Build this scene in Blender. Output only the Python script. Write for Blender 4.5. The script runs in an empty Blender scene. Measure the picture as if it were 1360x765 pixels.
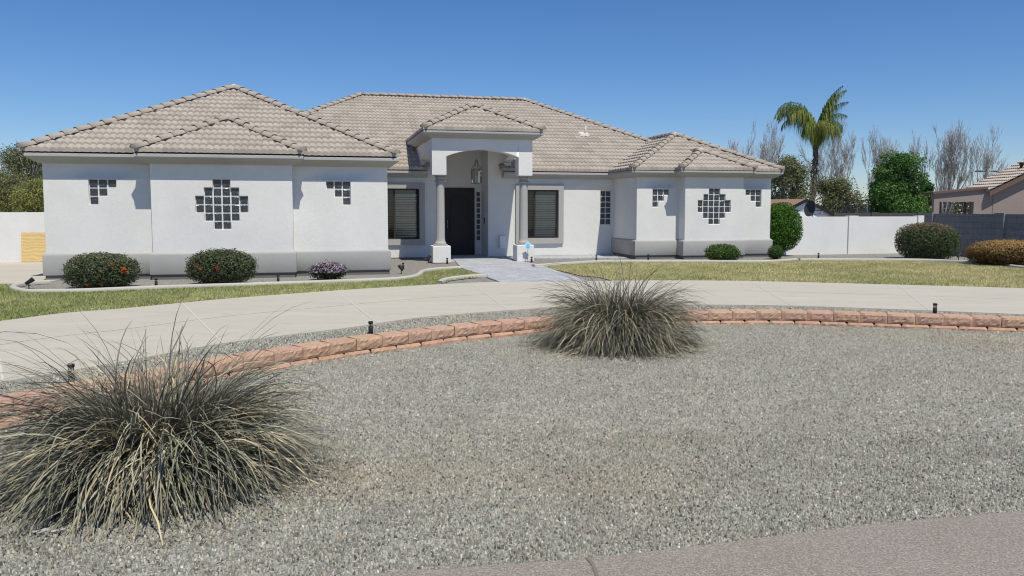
import bpy, math, random
import numpy as np
from mathutils import Vector
rng = np.random.default_rng(7); random.seed(7)
scene = bpy.context.scene
COL = scene.collection
# ------------------------------------------------------------------ camera numbers
F, H, HOR, PIT, CX = 1060.0, 1.66, 278.0, math.radians(4.5), 680.0
CY = HOR + F * math.tan(PIT)
def ray(px, py):
    x = (px - CX) / F; y = -(py - CY) / F
    return np.array([x, math.cos(PIT) + y * math.sin(PIT), -math.sin(PIT) + y * math.cos(PIT)])
def at(px, py, z=0.0):                      # point where the sight line meets height z
    d = ray(px, py); t = (z - H) / d[2]
    return np.array([t * d[0], t * d[1], z])
def far(px, py, Y):                         # point of the sight line at depth Y
    d = ray(px, py); t = Y / d[1]
    return np.array([t * d[0], Y, H + t * d[2]])
TH = math.radians(13.55)
O = at(62.7, 371)
U = np.array([math.cos(TH), math.sin(TH), 0]); V = np.array([-math.sin(TH), math.cos(TH), 0])
def w(u, v, z=0.0):
    p = O + u * U + v * V; return np.array([p[0], p[1], z])
# ------------------------------------------------------------------ mesh helpers
class MB:
    def __init__(s): s.v = []; s.f = []; s.n = 0; s.c = []; s.uv = []
    def add(s, v, f, c=None, uv=None):
        v = np.asarray(v, float).reshape(-1, 3); s.v.append(v)
        for q in f: s.f.append(tuple(int(i) + s.n for i in q))
        if c is not None:
            c = np.asarray(c, float)
            s.c.append(np.tile(c, (len(v), 1)) if c.ndim == 1 else c)
        if uv is not None: s.uv.append(np.asarray(uv, float))
        s.n += len(v); return s
    def box(s, a, b, c=None):
        x0, y0, z0 = a; x1, y1, z1 = b
        return s.add([(x0,y0,z0),(x1,y0,z0),(x1,y1,z0),(x0,y1,z0),(x0,y0,z1),(x1,y0,z1),(x1,y1,z1),(x0,y1,z1)],
              [(3,2,1,0),(4,5,6,7),(0,1,5,4),(1,2,6,5),(2,3,7,6),(3,0,4,7)], c)
    def prism(s, pts, fn, d0, d1, c=None):   # 2-D outline pushed along the third axis by fn(a, b, d)
        n = len(pts)
        v = [fn(a, b, d0) for a, b in pts] + [fn(a, b, d1) for a, b in pts]
        f = [tuple(range(n)), tuple(range(2*n-1, n-1, -1))] + [(i, i+n, (i+1) % n + n, (i+1) % n) for i in range(n)]
        return s.add(v, f, c)
    def lathe(s, prof, cx, cy, seg=20, c=None, closed=True):
        v = []; f = []
        for r, z in prof:
            for k in range(seg):
                a = 2*math.pi*k/seg; v.append((cx + r*math.cos(a), cy + r*math.sin(a), z))
        for i in range(len(prof)-1):
            for k in range(seg):
                k2 = (k+1) % seg
                f.append((i*seg+k, i*seg+k2, (i+1)*seg+k2, (i+1)*seg+k))
        if closed: f.append(tuple(range(seg))[::-1]); f.append(tuple((len(prof)-1)*seg + k for k in range(seg)))
        return s.add(v, f, c)
    def tube(s, pts, rad, seg=5, c=None):
        pts = np.asarray(pts, float); n = len(pts)
        rad = np.full(n, rad) if np.isscalar(rad) else np.asarray(rad)
        t = np.gradient(pts, axis=0); t /= np.linalg.norm(t, axis=1)[:, None] + 1e-9
        ref = np.array([0.31, 0.95, 0.05]) if abs(t[0][2]) > .6 else np.array([0, 0, 1.0])
        a = np.cross(t, ref); a /= np.linalg.norm(a, axis=1)[:, None] + 1e-9
        b = np.cross(t, a)
        ang = np.arange(seg) * 2*math.pi/seg
        v = (pts[:, None] + rad[:, None, None]*(a[:, None]*np.cos(ang)[None, :, None] + b[:, None]*np.sin(ang)[None, :, None])).reshape(-1, 3)
        f = [(i*seg+k, i*seg+(k+1) % seg, (i+1)*seg+(k+1) % seg, (i+1)*seg+k) for i in range(n-1) for k in range(seg)]
        f += [tuple(range(seg))[::-1], tuple((n-1)*seg+k for k in range(seg))]
        return s.add(v, f, c)
    def build(s, name, mat, parent=None, smooth=False, loc=None, rot=None):
        me = bpy.data.meshes.new(name)
        v = np.concatenate(s.v) if s.v else np.zeros((0, 3))
        me.from_pydata(v.tolist(), [], s.f); me.update()
        if s.c:
            ca = me.color_attributes.new('col', 'FLOAT_COLOR', 'POINT')
            c = np.concatenate(s.c); c = np.hstack([c[:, :3], np.ones((len(c), 1))])
            ca.data.foreach_set('color', c.astype(np.float32).ravel())
        if s.uv:
            uvv = np.concatenate(s.uv); ul = me.uv_layers.new(name='UVMap')
            li = np.zeros(len(me.loops), np.int32); me.loops.foreach_get('vertex_index', li)
            ul.data.foreach_set('uv', uvv[li].astype(np.float32).ravel())
        if smooth: me.polygons.foreach_set('use_smooth', [True]*len(me.polygons))
        return link(name, me, mat, parent, loc, rot)
def link(name, me, mat, parent=None, loc=None, rot=None):
    o = bpy.data.objects.new(name, me); COL.objects.link(o)
    if mat is not None and not me.materials: me.materials.append(mat)
    if parent is not None: o.parent = parent
    if loc is not None: o.location = tuple(loc)
    if rot is not None: o.rotation_euler = rot
    return o
def big(name, v, k, mat, parent=None, col=None, loc=None):   # many separate faces of k corners each
    v = np.asarray(v, np.float32).reshape(-1, 3); n = len(v)
    me = bpy.data.meshes.new(name); me.vertices.add(n); me.vertices.foreach_set('co', v.ravel())
    me.loops.add(n); me.loops.foreach_set('vertex_index', np.arange(n, dtype=np.int32))
    nf = n // k; me.polygons.add(nf)
    me.polygons.foreach_set('loop_start', np.arange(nf, dtype=np.int32)*k)
    me.update(calc_edges=True)
    if col is not None: setcol(me, col)
    return link(name, me, mat, parent, loc)
def indexed(name, v, f, mat, parent=None, col=None, loc=None, smooth=False):
    v = np.asarray(v, np.float32).reshape(-1, 3); f = np.asarray(f, np.int32); k = f.shape[1]
    me = bpy.data.meshes.new(name); me.vertices.add(len(v)); me.vertices.foreach_set('co', v.ravel())
    me.loops.add(f.size); me.loops.foreach_set('vertex_index', f.ravel())
    me.polygons.add(len(f)); me.polygons.foreach_set('loop_start', np.arange(len(f), dtype=np.int32)*k)
    if smooth: me.polygons.foreach_set('use_smooth', np.ones(len(f), bool))
    me.update(calc_edges=True)
    if col is not None: setcol(me, col)
    return link(name, me, mat, parent, loc)
def setcol(me, col):
    ca = me.color_attributes.new('col', 'FLOAT_COLOR', 'POINT')
    c = np.hstack([col, np.ones((len(col), 1))]).astype(np.float32); ca.data.foreach_set('color', c.ravel())
def tag(o, label=None, cat=None, group=None, kind=None):
    if label: o['label'] = label
    if cat: o['category'] = cat
    if group: o['group'] = group
    if kind: o['kind'] = kind
    return o
def empty(name, loc, label, cat, group=None, rz=0):
    o = bpy.data.objects.new(name, None); COL.objects.link(o); o.empty_display_size = .2
    o.location = tuple(loc); o.rotation_euler = (0, 0, rz)
    return tag(o, label, cat, group)
def snoise(x, y, s, seed=0):                 # cheap smooth noise, about -1..1
    r = np.random.default_rng(seed); out = 0
    for _ in range(6):
        a = r.uniform(0, 6.28); k = s*r.uniform(.6, 1.6); out = out + np.sin((x*np.cos(a)+y*np.sin(a))*k + r.uniform(0, 6.28))
    return out/3.2
# ------------------------------------------------------------------ materials
def newmat(name, rough=.85, spec=.3):
    m = bpy.data.materials.new(name); m.use_nodes = True; nt = m.node_tree
    p = nt.nodes['Principled BSDF']; p.inputs['Roughness'].default_value = rough; p.inputs['Specular IOR Level'].default_value = spec
    return m, nt, p
def N(nt, t, **kw):
    n = nt.nodes.new(t)
    for k, v in kw.items(): setattr(n, k, v)
    return n
def ramp(nt, fac, stops):
    r = N(nt, 'ShaderNodeValToRGB'); e = r.color_ramp.elements
    while len(e) < len(stops): e.new(.5)
    for i, (p, c) in enumerate(stops): e[i].position = p; e[i].color = (*c, 1)
    nt.links.new(fac, r.inputs[0]); return r.outputs[0]
def mixc(nt, fac, a, b, mode='MIX'):
    m = N(nt, 'ShaderNodeMix', data_type='RGBA', blend_type=mode)
    for s, i in ((fac, 0), (a, 6), (b, 7)):
        if hasattr(s, 'links'): nt.links.new(s, m.inputs[i])
        else: m.inputs[i].default_value = s if i == 0 else (*s, 1)
    return m.outputs[2]
def noise(nt, scale, detail=4, rough=.55, coord=None, dist=0):
    n = N(nt, 'ShaderNodeTexNoise'); n.inputs['Scale'].default_value = scale; n.inputs['Detail'].default_value = detail
    n.inputs['Roughness'].default_value = rough; n.inputs['Distortion'].default_value = dist
    if coord is None:
        coord = N(nt, 'ShaderNodeNewGeometry').outputs['Position']
    nt.links.new(coord, n.inputs['Vector']); return n.outputs['Fac']
def bump(nt, p, h, strength=.3, dist=.01):
    b = N(nt, 'ShaderNodeBump'); b.inputs['Strength'].default_value = strength; b.inputs['Distance'].default_value = dist
    nt.links.new(h, b.inputs['Height']); nt.links.new(b.outputs[0], p.inputs['Normal'])
def sc(c, k): return tuple(x*k for x in c)
def stucco(name, c, bs=.35):
    m, nt, p = newmat(name, .92, .15)
    big_ = noise(nt, .9, 5, .6); fine = noise(nt, 55, 3, .6); mid = noise(nt, 9, 4, .6)
    a = ramp(nt, big_, [(.3, sc(c, .92)), (.7, sc(c, 1.03))])
    a = mixc(nt, .12, a, ramp(nt, mid, [(.35, sc(c, .8)), (.65, sc(c, 1.05))]))
    nt.links.new(a, p.inputs['Base Color'])
    ad = N(nt, 'ShaderNodeMath', operation='ADD'); nt.links.new(fine, ad.inputs[0]); nt.links.new(mid, ad.inputs[1])
    bump(nt, p, ad.outputs[0], bs, .008); return m
def plain(name, c, rough=.6, spec=.3, metal=0, var=.06):
    m, nt, p = newmat(name, rough, spec); p.inputs['Metallic'].default_value = metal
    a = ramp(nt, noise(nt, 14, 4), [(.3, sc(c, 1-var)), (.7, sc(c, 1+var))]); nt.links.new(a, p.inputs['Base Color'])
    return m
def colmat(name, rough=.7, spec=.25, trans=0.0, rvar=.12):
    m, nt, p = newmat(name, rough, spec)
    a = N(nt, 'ShaderNodeAttribute', attribute_name='col')
    f = noise(nt, 3, 3); v = ramp(nt, f, [(.3, (1-rvar,)*3), (.7, (1+rvar,)*3)])
    c = mixc(nt, 1.0, a.outputs['Color'], v, 'MULTIPLY')
    nt.links.new(c, p.inputs['Base Color'])
    if trans > 0:
        t = N(nt, 'ShaderNodeBsdfTranslucent'); nt.links.new(c, t.inputs[0]); mx = N(nt, 'ShaderNodeMixShader'); mx.inputs[0].default_value = trans
        nt.links.new(p.outputs[0], mx.inputs[1]); nt.links.new(t.outputs[0], mx.inputs[2])
        nt.links.new(mx.outputs[0], nt.nodes['Material Output'].inputs[0])
    return m
M = {}
M['wall'] = stucco('white_stucco', (.72, .71, .685), .5)
M['trim'] = stucco('grey_stucco', (.40, .39, .375), .2)
M['fascia'] = stucco('fascia_paint', (.42, .41, .395), .08)
M['soffit'] = stucco('soffit_paint', (.36, .35, .34), .08)
def roofmat(name, cs):
    m, nt, p = newmat(name, .85, .2)
    uv = N(nt, 'ShaderNodeUVMap'); d = N(nt, 'ShaderNodeVectorMath', operation='DIVIDE'); d.inputs[1].default_value = (.32, 1, 1)
    nt.links.new(uv.outputs[0], d.inputs[0]); fl = N(nt, 'ShaderNodeVectorMath', operation='FLOOR'); nt.links.new(d.outputs[0], fl.inputs[0])
    wn = N(nt, 'ShaderNodeTexWhiteNoise', noise_dimensions='2D'); nt.links.new(fl.outputs[0], wn.inputs['Vector'])
    a = ramp(nt, wn.outputs['Value'], [(0, cs[0]), (.35, cs[1]), (.7, cs[2]), (1, cs[3])])
    st = noise(nt, .8, 5, .65); a = mixc(nt, .35, a, ramp(nt, st, [(.3, sc(cs[0], .85)), (.7, sc(cs[2], 1.1))]))
    fine = noise(nt, 30, 4, .7); a = mixc(nt, .25, a, ramp(nt, fine, [(.3, sc(cs[0], .7)), (.7, sc(cs[2], 1.15))]))
    nt.links.new(a, p.inputs['Base Color']); bump(nt, p, noise(nt, 60, 3, .6), .3, .006); return m
M['tile'] = roofmat('concrete_roof_tile', [(.32, .275, .235), (.40, .35, .30), (.435, .385, .33), (.48, .425, .37)])
M['cap'] = stucco('ridge_tile', (.38, .33, .285), .3)
M['tile2'] = roofmat('tan_roof_tile', [(.40, .33, .27), (.46, .39, .32), (.50, .43, .36), (.55, .47, .40)])
M['shingle'] = plain('brown_shingle', (.27, .175, .125), .9, .2, 0, .2)
M['whitepaint'] = plain('white_paint', (.78, .78, .77), .6)
M['mortar'] = plain('white_mortar', (.72, .72, .71), .8)
M['black'] = plain('black_plastic', (.018, .018, .019), .45)
M['bronze'] = plain('dark_bronze', (.035, .03, .027), .45)
M['door'] = plain('dark_wood_door', (.030, .024, .021), .5)
M['doorpanel'] = plain('black_door_panel', (.010, .008, .009), .4)
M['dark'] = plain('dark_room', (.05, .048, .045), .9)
M['blind'] = plain('tan_blind', (.80, .77, .65), .7)
M['metal'] = plain('brushed_metal', (.45, .45, .45), .4, .5, 1)
M['cap2'] = plain('weathered_flashing', (.62, .55, .50), .8)
M['flash'] = plain('white_flashing', (.75, .72, .70), .6)
def glassmat(name, tint, base):
    m, nt, p = newmat(name, .05, .5); nt.nodes.remove(p)
    t = N(nt, 'ShaderNodeBsdfTransparent'); t.inputs[0].default_value = (*tint, 1)
    g = N(nt, 'ShaderNodeBsdfGlossy'); g.inputs['Roughness'].default_value = .03
    fr = N(nt, 'ShaderNodeFresnel'); fr.inputs[0].default_value = 1.5
    ad = N(nt, 'ShaderNodeMath', operation='ADD'); ad.inputs[1].default_value = base; nt.links.new(fr.outputs[0], ad.inputs[0])
    mx = N(nt, 'ShaderNodeMixShader'); nt.links.new(ad.outputs[0], mx.inputs[0]); nt.links.new(t.outputs[0], mx.inputs[1]); nt.links.new(g.outputs[0], mx.inputs[2])
    nt.links.new(mx.outputs[0], nt.nodes['Material Output'].inputs[0]); return m
M['glass'] = glassmat('window_glass', (.80, .82, .80), .05)
M['screen'] = glassmat('insect_screen', (.45, .45, .45), .0)
M['lens'] = glassmat('clear_lens', (.80, .78, .74), -.02)
M['pewter'] = plain('pewter', (.20, .185, .165), .5)
m, nt, p = newmat('glass_block', .12, .6)
nt.links.new(ramp(nt, noise(nt, 22, 3, .6, None, 1.5), [(.25, (.018, .02, .022)), (.55, (.05, .055, .06)), (.8, (.17, .18, .19))]), p.inputs['Base Color'])
bump(nt, p, noise(nt, 25, 2, .5, None, 1.0), .5, .02); M['block'] = m
def gravelmat(name, cs, scale=42):
    m, nt, p = newmat(name, .95, .1); pos = N(nt, 'ShaderNodeNewGeometry').outputs['Position']
    vo = N(nt, 'ShaderNodeTexVoronoi'); vo.inputs['Scale'].default_value = scale; nt.links.new(pos, vo.inputs['Vector'])
    sp = N(nt, 'ShaderNodeSeparateColor'); nt.links.new(vo.outputs['Color'], sp.inputs[0])
    a = ramp(nt, sp.outputs[0], [(0, cs[0]), (.35, cs[1]), (.7, cs[2]), (1, cs[3])])
    pat = noise(nt, .55, 4, .6, pos); a = mixc(nt, .4, a, ramp(nt, pat, [(.38, (.27, .265, .24)), (.62, (.25, .205, .165))]))
    nt.links.new(a, p.inputs['Base Color'])
    inv = N(nt, 'ShaderNodeMath', operation='MULTIPLY'); inv.inputs[1].default_value = -1; nt.links.new(vo.outputs['Distance'], inv.inputs[0])
    bump(nt, p, inv.outputs[0], 1.0, .02); return m
GC = [(.12, .12, .11), (.24, .235, .215), (.33, .325, .30), (.48, .47, .44)]
M['gravel'] = gravelmat('grey_gravel', GC)
M['stone'] = colmat('gravel_stone', .9, .15)
m, nt, p = newmat('concrete', .9, .2); pos = N(nt, 'ShaderNodeNewGeometry').outputs['Position']
mp = N(nt, 'ShaderNodeMapping'); mp.inputs['Rotation'].default_value = (0, 0, TH); mp.inputs['Scale'].default_value = (.35, 2.2, 1); nt.links.new(pos, mp.inputs[0])
a = ramp(nt, noise(nt, .7, 5, .6, pos), [(.3, (.44, .405, .355)), (.7, (.51, .475, .42))])
a = mixc(nt, .45, a, ramp(nt, noise(nt, 1.6, 5, .65, mp.outputs[0]), [(.32, (.40, .365, .32)), (.66, (.54, .505, .455))]))
a = mixc(nt, .3, a, ramp(nt, noise(nt, 130, 3, .7, pos), [(.3, (.28, .26, .24)), (.7, (.58, .555, .52))]))
a = mixc(nt, ramp(nt, noise(nt, 2.3, 6, .7, pos, .6), [(.60, (0, 0, 0)), (.74, (.55, .55, .55))]), a, (.33, .295, .25))
a = mixc(nt, ramp(nt, noise(nt, 9, 3, .5, pos), [(.70, (0, 0, 0)), (.76, (.4, .4, .4))]), a, (.20, .185, .165))
a = mixc(nt, 1.0, a, (1.02, 1.005, .945), 'MULTIPLY')
nt.links.new(a, p.inputs['Base Color']); bump(nt, p, noise(nt, 160, 3, .6, pos), .25, .004); M['concrete'] = m
m, nt, p = newmat('old_pink_concrete', .92, .15); pos = N(nt, 'ShaderNodeNewGeometry').outputs['Position']
a = ramp(nt, noise(nt, 1.3, 5, .65, pos), [(.3, (.215, .19, .163)), (.7, (.265, .235, .205))])
a = mixc(nt, .55, a, ramp(nt, noise(nt, 95, 4, .85, pos), [(.36, (.10, .082, .072)), (.5, (.25, .215, .19)), (.64, (.58, .52, .46))]))
nt.links.new(a, p.inputs['Base Color']); bump(nt, p, noise(nt, 190, 3, .7, pos), .5, .004); M['sidewalk'] = m
M['curb'] = stucco('edging_concrete', (.46, .44, .39), .3)
M['joint'] = plain('joint_filler', (.56, .54, .49), .9)
M['dirt'] = plain('dirt', (.20, .16, .12), .95)
def brickmat(name, c1, c2, mort, bw, bh, rotz, msize=.012, vertical=False, off=.5):
    m, nt, p = newmat(name, .9, .2); pos = N(nt, 'ShaderNodeTexCoord').outputs['Object']
    mp = N(nt, 'ShaderNodeMapping'); mp.inputs['Rotation'].default_value = (math.pi/2 if vertical else 0, 0, rotz)
    nt.links.new(pos, mp.inputs[0]); b = N(nt, 'ShaderNodeTexBrick', offset=off)
    b.inputs['Scale'].default_value = 1; b.inputs['Brick Width'].default_value = bw; b.inputs['Row Height'].default_value = bh
    b.inputs['Mortar Size'].default_value = msize; b.inputs['Color1'].default_value = (*c1, 1); b.inputs['Color2'].default_value = (*c2, 1)
    b.inputs['Mortar'].default_value = (*mort, 1); nt.links.new(mp.outputs[0], b.inputs['Vector'])
    a = mixc(nt, .35, b.outputs['Color'], ramp(nt, noise(nt, 8, 5, .7, pos), [(.3, sc(c1, .75)), (.7, sc(c2, 1.25))]))
    nt.links.new(a, p.inputs['Base Color'])
    inv = N(nt, 'ShaderNodeMath', operation='SUBTRACT'); inv.inputs[0].default_value = 1; nt.links.new(b.outputs['Fac'], inv.inputs[1])
    bump(nt, p, inv.outputs[0], .5, .008); return m
M['paver'] = brickmat('grey_pavers', (.31, .315, .335), (.50, .505, .53), (.24, .24, .245), .30, .15, TH, .012)
M['cmu'] = brickmat('grey_block', (.20, .195, .19), (.24, .235, .225), (.15, .145, .14), .4, .2, 0, .012, True)
M['whitecmu'] = stucco('white_painted_block', (.735, .725, .71), .2)
m, nt, p = newmat('split_face_block', .95, .1); at_ = N(nt, 'ShaderNodeAttribute', attribute_name='col'); pos = N(nt, 'ShaderNodeNewGeometry').outputs['Position']
a = mixc(nt, 1., at_.outputs['Color'], ramp(nt, noise(nt, 14, 5, .7, pos), [(.3, (.78, .76, .74)), (.7, (1.18, 1.15, 1.12))]), 'MULTIPLY')
nt.links.new(a, p.inputs['Base Color']); bump(nt, p, noise(nt, 60, 5, .7, pos), .6, .01); M['rwall'] = m
M['leaf'] = colmat('leaf', .75, .12, .35)
M['blade'] = colmat('grass_blade', .65, .25, .12, .2)
M['lawn'] = colmat('lawn_blade', .8, .1, .2, .18)
m, nt, p = newmat('lawn_soil', .95, .1)
nt.links.new(mixc(nt, .5, ramp(nt, noise(nt, 1.1, 5, .65), [(.35, (.29, .30, .13)), (.65, (.46, .40, .22))]), ramp(nt, noise(nt, 40, 4, .7), [(.3, (.17, .18, .075)), (.7, (.46, .41, .23))])), p.inputs['Base Color'])
bump(nt, p, noise(nt, 60, 4, .7), .8, .02); M['lawnsoil'] = m
m, nt, p = newmat('bark', .95, .1)
nt.links.new(ramp(nt, noise(nt, 6, 6, .7), [(.3, (.13, .11, .095)), (.7, (.30, .265, .235))]), p.inputs['Base Color']); bump(nt, p, noise(nt, 12, 5, .7), .7, .03); M['bark'] = m
m, nt, p = newmat('pale_bark', .95, .1)
nt.links.new(ramp(nt, noise(nt, 4, 5, .7), [(.3, (.30, .28, .265)), (.7, (.50, .475, .46))]), p.inputs['Base Color']); M['palebark'] = m
m, nt, p = newmat('plywood', .8, .2); pos = N(nt, 'ShaderNodeTexCoord').outputs['Object']
wv = N(nt, 'ShaderNodeTexWave', bands_direction='Z'); wv.inputs['Scale'].default_value = 3; wv.inputs['Distortion'].default_value = 7; wv.inputs['Detail'].default_value = 3; wv.inputs['Detail Scale'].default_value = 1.2
nt.links.new(pos, wv.inputs[0]); nt.links.new(ramp(nt, wv.outputs['Fac'], [(0, (.56, .40, .17)), (.6, (.64, .47, .21)), (1, (.67, .50, .24))]), p.inputs['Base Color']); M['ply'] = m
M['mauve'] = stucco('brown_stucco', (.29, .235, .21), .2)
M['brownpaint'] = plain('brown_paint', (.14, .09, .075), .7)
M['blue'] = plain('sign_blue', (.20, .55, .85), .4)
M['pale'] = plain('pale_blue', (.55, .74, .90), .4)
M['dishgrey'] = plain('dark_grey_metal', (.06, .06, .065), .5)
M['shade'] = plain('black_mesh', (.03, .03, .035), .8)
M['ground'] = gravelmat('dry_ground', [(.2, .17, .13), (.25, .21, .165), (.28, .24, .19), (.32, .28, .22)], 8)
# ------------------------------------------------------------------ curves on the ground
def cr(pts, step=.15):                        # smooth curve through points
    P = np.asarray(pts, float); P = np.vstack([2*P[0]-P[1], P, 2*P[-1]-P[-2]]); out = []
    for i in range(1, len(P)-2):
        n = max(2, int(np.linalg.norm(P[i+1]-P[i])/step)); t = np.linspace(0, 1, n, endpoint=False)[:, None]
        a, b, c, d = P[i-1], P[i], P[i+1], P[i+2]
        out.append(.5*(2*b+(c-a)*t+(2*a-5*b+4*c-d)*t**2+(3*b-a-3*c+d)*t**3))
    return np.vstack(out+[P[-2:-1]])
def gpx(lst, z=0.0): return np.array([at(x, y, z)[:2] for x, y in lst])
def ext(P, a, b):                             # run on past both ends
    d0 = P[0]-P[1]; d1 = P[-1]-P[-2]
    return np.vstack([P[0]+d0/np.linalg.norm(d0)*a, P, P[-1]+d1/np.linalg.norm(d1)*b])
def inside(x, y, poly):
    px, py = poly[:, 0], poly[:, 1]; qx, qy = np.roll(px, -1), np.roll(py, -1); r = np.zeros(len(x), bool)
    for a, b, c, d in zip(px, py, qx, qy):
        k = (b > y) != (d > y); r ^= k & (x < (c-a)*(y-b)/(d-b+1e-12)+a)
    return r
def sheet(name, poly, z, mat, thick=0):
    import bmesh
    bm = bmesh.new(); vs = [bm.verts.new((x, y, z)) for x, y in poly]; f = bm.faces.new(vs); bm.normal_update()
    if f.normal.z < 0: f.normal_flip()
    if thick:
        r = bmesh.ops.extrude_face_region(bm, geom=[f]); vv = [g for g in r['geom'] if isinstance(g, bmesh.types.BMVert)]
        # the extruded copy becomes the top, the old face the bottom
        for q in vv: q.co.z = z
        for q in vs: q.co.z = z-thick
    bmesh.ops.triangulate(bm, faces=bm.faces[:])
    bmesh.ops.recalc_face_normals(bm, faces=bm.faces[:]) if thick else None
    me = bpy.data.meshes.new(name); bm.to_mesh(me); bm.free()
    return tag(link(name, me, mat), kind='structure')
# driveway
drv_far = ext(gpx([(0,425.9),(80,415.8),(165,409),(235,402.4),(320,394.8),(460,384.5),(585,377.2),(662,374),(780,373.0),(880,372.0),(1000,373),(1132,376.2),(1265,379.7),(1360,382.4)]), 5, 9)
drv_near = ext(gpx([(0,506.7),(86,492.5),(174,477.6),(254,462.4),(320,451.8),(460,434.9),(554,421.5),(648,413.6),(730,408.0),(810,405.0),(892,404.0),(1037,405.3),(1194,410.4),(1360,417)]), 4, 7)
drv_far = cr(drv_far, .3); drv_near = cr(drv_near, .3)
drive = np.vstack([drv_far, drv_near[::-1]])
wall_front = ext(gpx([(0,534),(84.7,517.6),(200,497),(300,478.5),(420,459),(487,449),(550,441.2),(610,433.5),(692.5,425.8),(760,420),(840,416),(913,414.3),(1037,413.5),(1194,417.8),(1360,423.3)]), 3.5, 5)
wall_front = cr(wall_front, .05)
# ---- ground sheets
sheet('ground', [(-400,-30),(400,-30),(400,900),(-400,900)], -.62, M['ground'])
yard = np.vstack([wall_front + np.array([0, .12]), [(60, wall_front[-1][1]+.12), (60, 120), (-70, 120), (-70, wall_front[0][1]+.12)]])
sheet('yard', yard, -.03, M['gravel'])
def zg(x, y):                                  # the sunken gravel bed in front of the low wall
    s = np.clip((6.0-y)/3.0, 0, 1); s = s*s*(3-2*s)
    return -.215+.135*s+.012*snoise(x, y, 1.3, 3)+.006*snoise(x, y, 4, 4)
walk_edge = ext(gpx([(640,751.5),(777.6,741.8),(862,732.5),(1000,715.3),(1150,697),(1360,678)], -.06), 6, 8)
def walk_y(x): return np.interp(x, walk_edge[:, 0], walk_edge[:, 1])
# gravel bed sheet as a grid
xs = np.arange(-12, 16, .2); ys = np.arange(1.0, 15.2, .2)
gx, gy = np.meshgrid(xs, ys); wy = np.interp(xs, wall_front[:, 0], wall_front[:, 1])
gz = zg(gx, gy)
idx = np.arange(gx.size).reshape(gx.shape)
fq = []
for j in range(len(ys)-1):
    for i in range(len(xs)-1):
        if ys[j] < max(wy[i], wy[i+1])+.12: fq.append((idx[j, i], idx[j, i+1], idx[j+1, i+1], idx[j+1, i]))
gv = np.stack([gx, gy, gz], -1).reshape(-1, 3)
sw = gy.reshape(-1) < walk_y(gx.reshape(-1))-.1; gv[sw, 2] = -.16
# keep the bed under the upper yard where cells straddle the wall
beyond = gy.reshape(-1) > np.interp(gx.reshape(-1), wall_front[:, 0], wall_front[:, 1])+.06; gv[beyond, 2] = -.25
tag(indexed('gravel_bed', gv, fq, M['gravel'], smooth=True), kind='structure')
sidewalk = np.vstack([walk_edge, [(20, -6), (-12, -6)]])
sheet('sidewalk', sidewalk, -.06, M['sidewalk'], .1)
# crack across the pavement with dirt in it
c0 = at(779, 741, -.06); c1 = at(793, 765, -.06); cp = [c0[:2]+np.array([.0, .0]), c0[:2]*.66+c1[:2]*.34+np.array([.012, 0]), c1[:2], c1[:2]+(c1[:2]-c0[:2])*1.5]
cl = np.vstack([np.array(cp)+np.array([-.009, 0]), (np.array(cp)+np.array([.009, 0]))[::-1]])
sheet('sidewalk_joint', cl, -.056, M['dirt'])
sheet('driveway', drive, -.004, M['concrete'], .12)
# left concrete pad beside the wing, in front of the white wall
pad = gpx([(-260,349),(80,346.5),(80,371),(72,372.2),(60,373.2),(20,377.5),(-260,377.5)])
sheet('side_pavement', pad, -.008, M['concrete'], .1)
# lawns
l1 = np.vstack([gpx([(-260,377.8),(18,377.8),(20,383),(36,388.5),(117,388),(212,384),(320,380.2),(460,375.1),(519,372.8),(555,368.2),(563,362.2),(585,358.6),(611,356.8),(650,367),(625,368.6),(600,371.6),(586,376)]), drv_far[(drv_far[:, 0] < gpx([(584,377.2)])[0][0])][::-1]])
sheet('lawn', l1, -.012, M['lawnsoil'])
rfar = gpx([(722,353.8),(802,348.6),(938,348.6),(1000,348.9),(1057,346.2),(1110,346.2),(1159,346.3),(1212,346.6),(1291,350),(1360,357),(1500,368)])
rn = drv_far[drv_far[:, 0] > gpx([(808,372.5)])[0][0]]; rn = rn[rn[:, 0] < rfar[-1][0]+2]
l2 = np.vstack([rfar, rn[::-1], gpx([(795,367.2),(772,365.5)])])
sheet('lawn', l2, -.012, M['lawnsoil'])
# pavers
sheet('paver_path', gpx([(585,337.2),(601,342.6),(613,355.6),(664.5,374.2),(720,373.7),(781,373.2),(712,350),(690,346.6),(672,341),(662,337.2)]), 0.0, M['paver'], .08)
sheet('paver_path', np.array([w(12.9,5.3)[:2], w(12.9,6.62)[:2], w(16.78,6.62)[:2], w(16.78,5.0)[:2], w(16.2,4.75)[:2]]), -.004, M['paver'], .05)
sheet('porch_floor', np.array([w(9.7,4.4)[:2], w(9.8,7.82)[:2], w(12.8,7.82)[:2], w(12.9,4.4)[:2]]), -.016, M['paver'], .05)
# driveway joints: slim filled grooves
def strip(name, P, wd, z, mat):
    P = np.asarray(P); t = np.gradient(P, axis=0); t /= np.linalg.norm(t, axis=1)[:, None]; n = np.stack([-t[:, 1], t[:, 0]], 1)*wd/2
    k = len(P); v = np.vstack([np.c_[P-n, np.full(k, z)], np.c_[P+n, np.full(k, z)]])
    return tag(indexed(name, v, [(i, i+1, i+1+k, i+k) for i in range(k-1)], mat), kind='structure')
nm = 160; ra = lambda P: np.stack([np.interp(np.linspace(0, 1, nm), np.linspace(0, 1, len(P)), P[:, k]) for k in (0, 1)], 1)
A, B = ra(drv_far), ra(drv_near)
strip('driveway_joint', (A+B)/2, .022, .0002, M['joint'])
for k in range(8, nm, 14):
    strip('driveway_joint', np.linspace(A[k], B[min(k+3, nm-1)], 6), .022, .0004, M['joint'])
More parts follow.
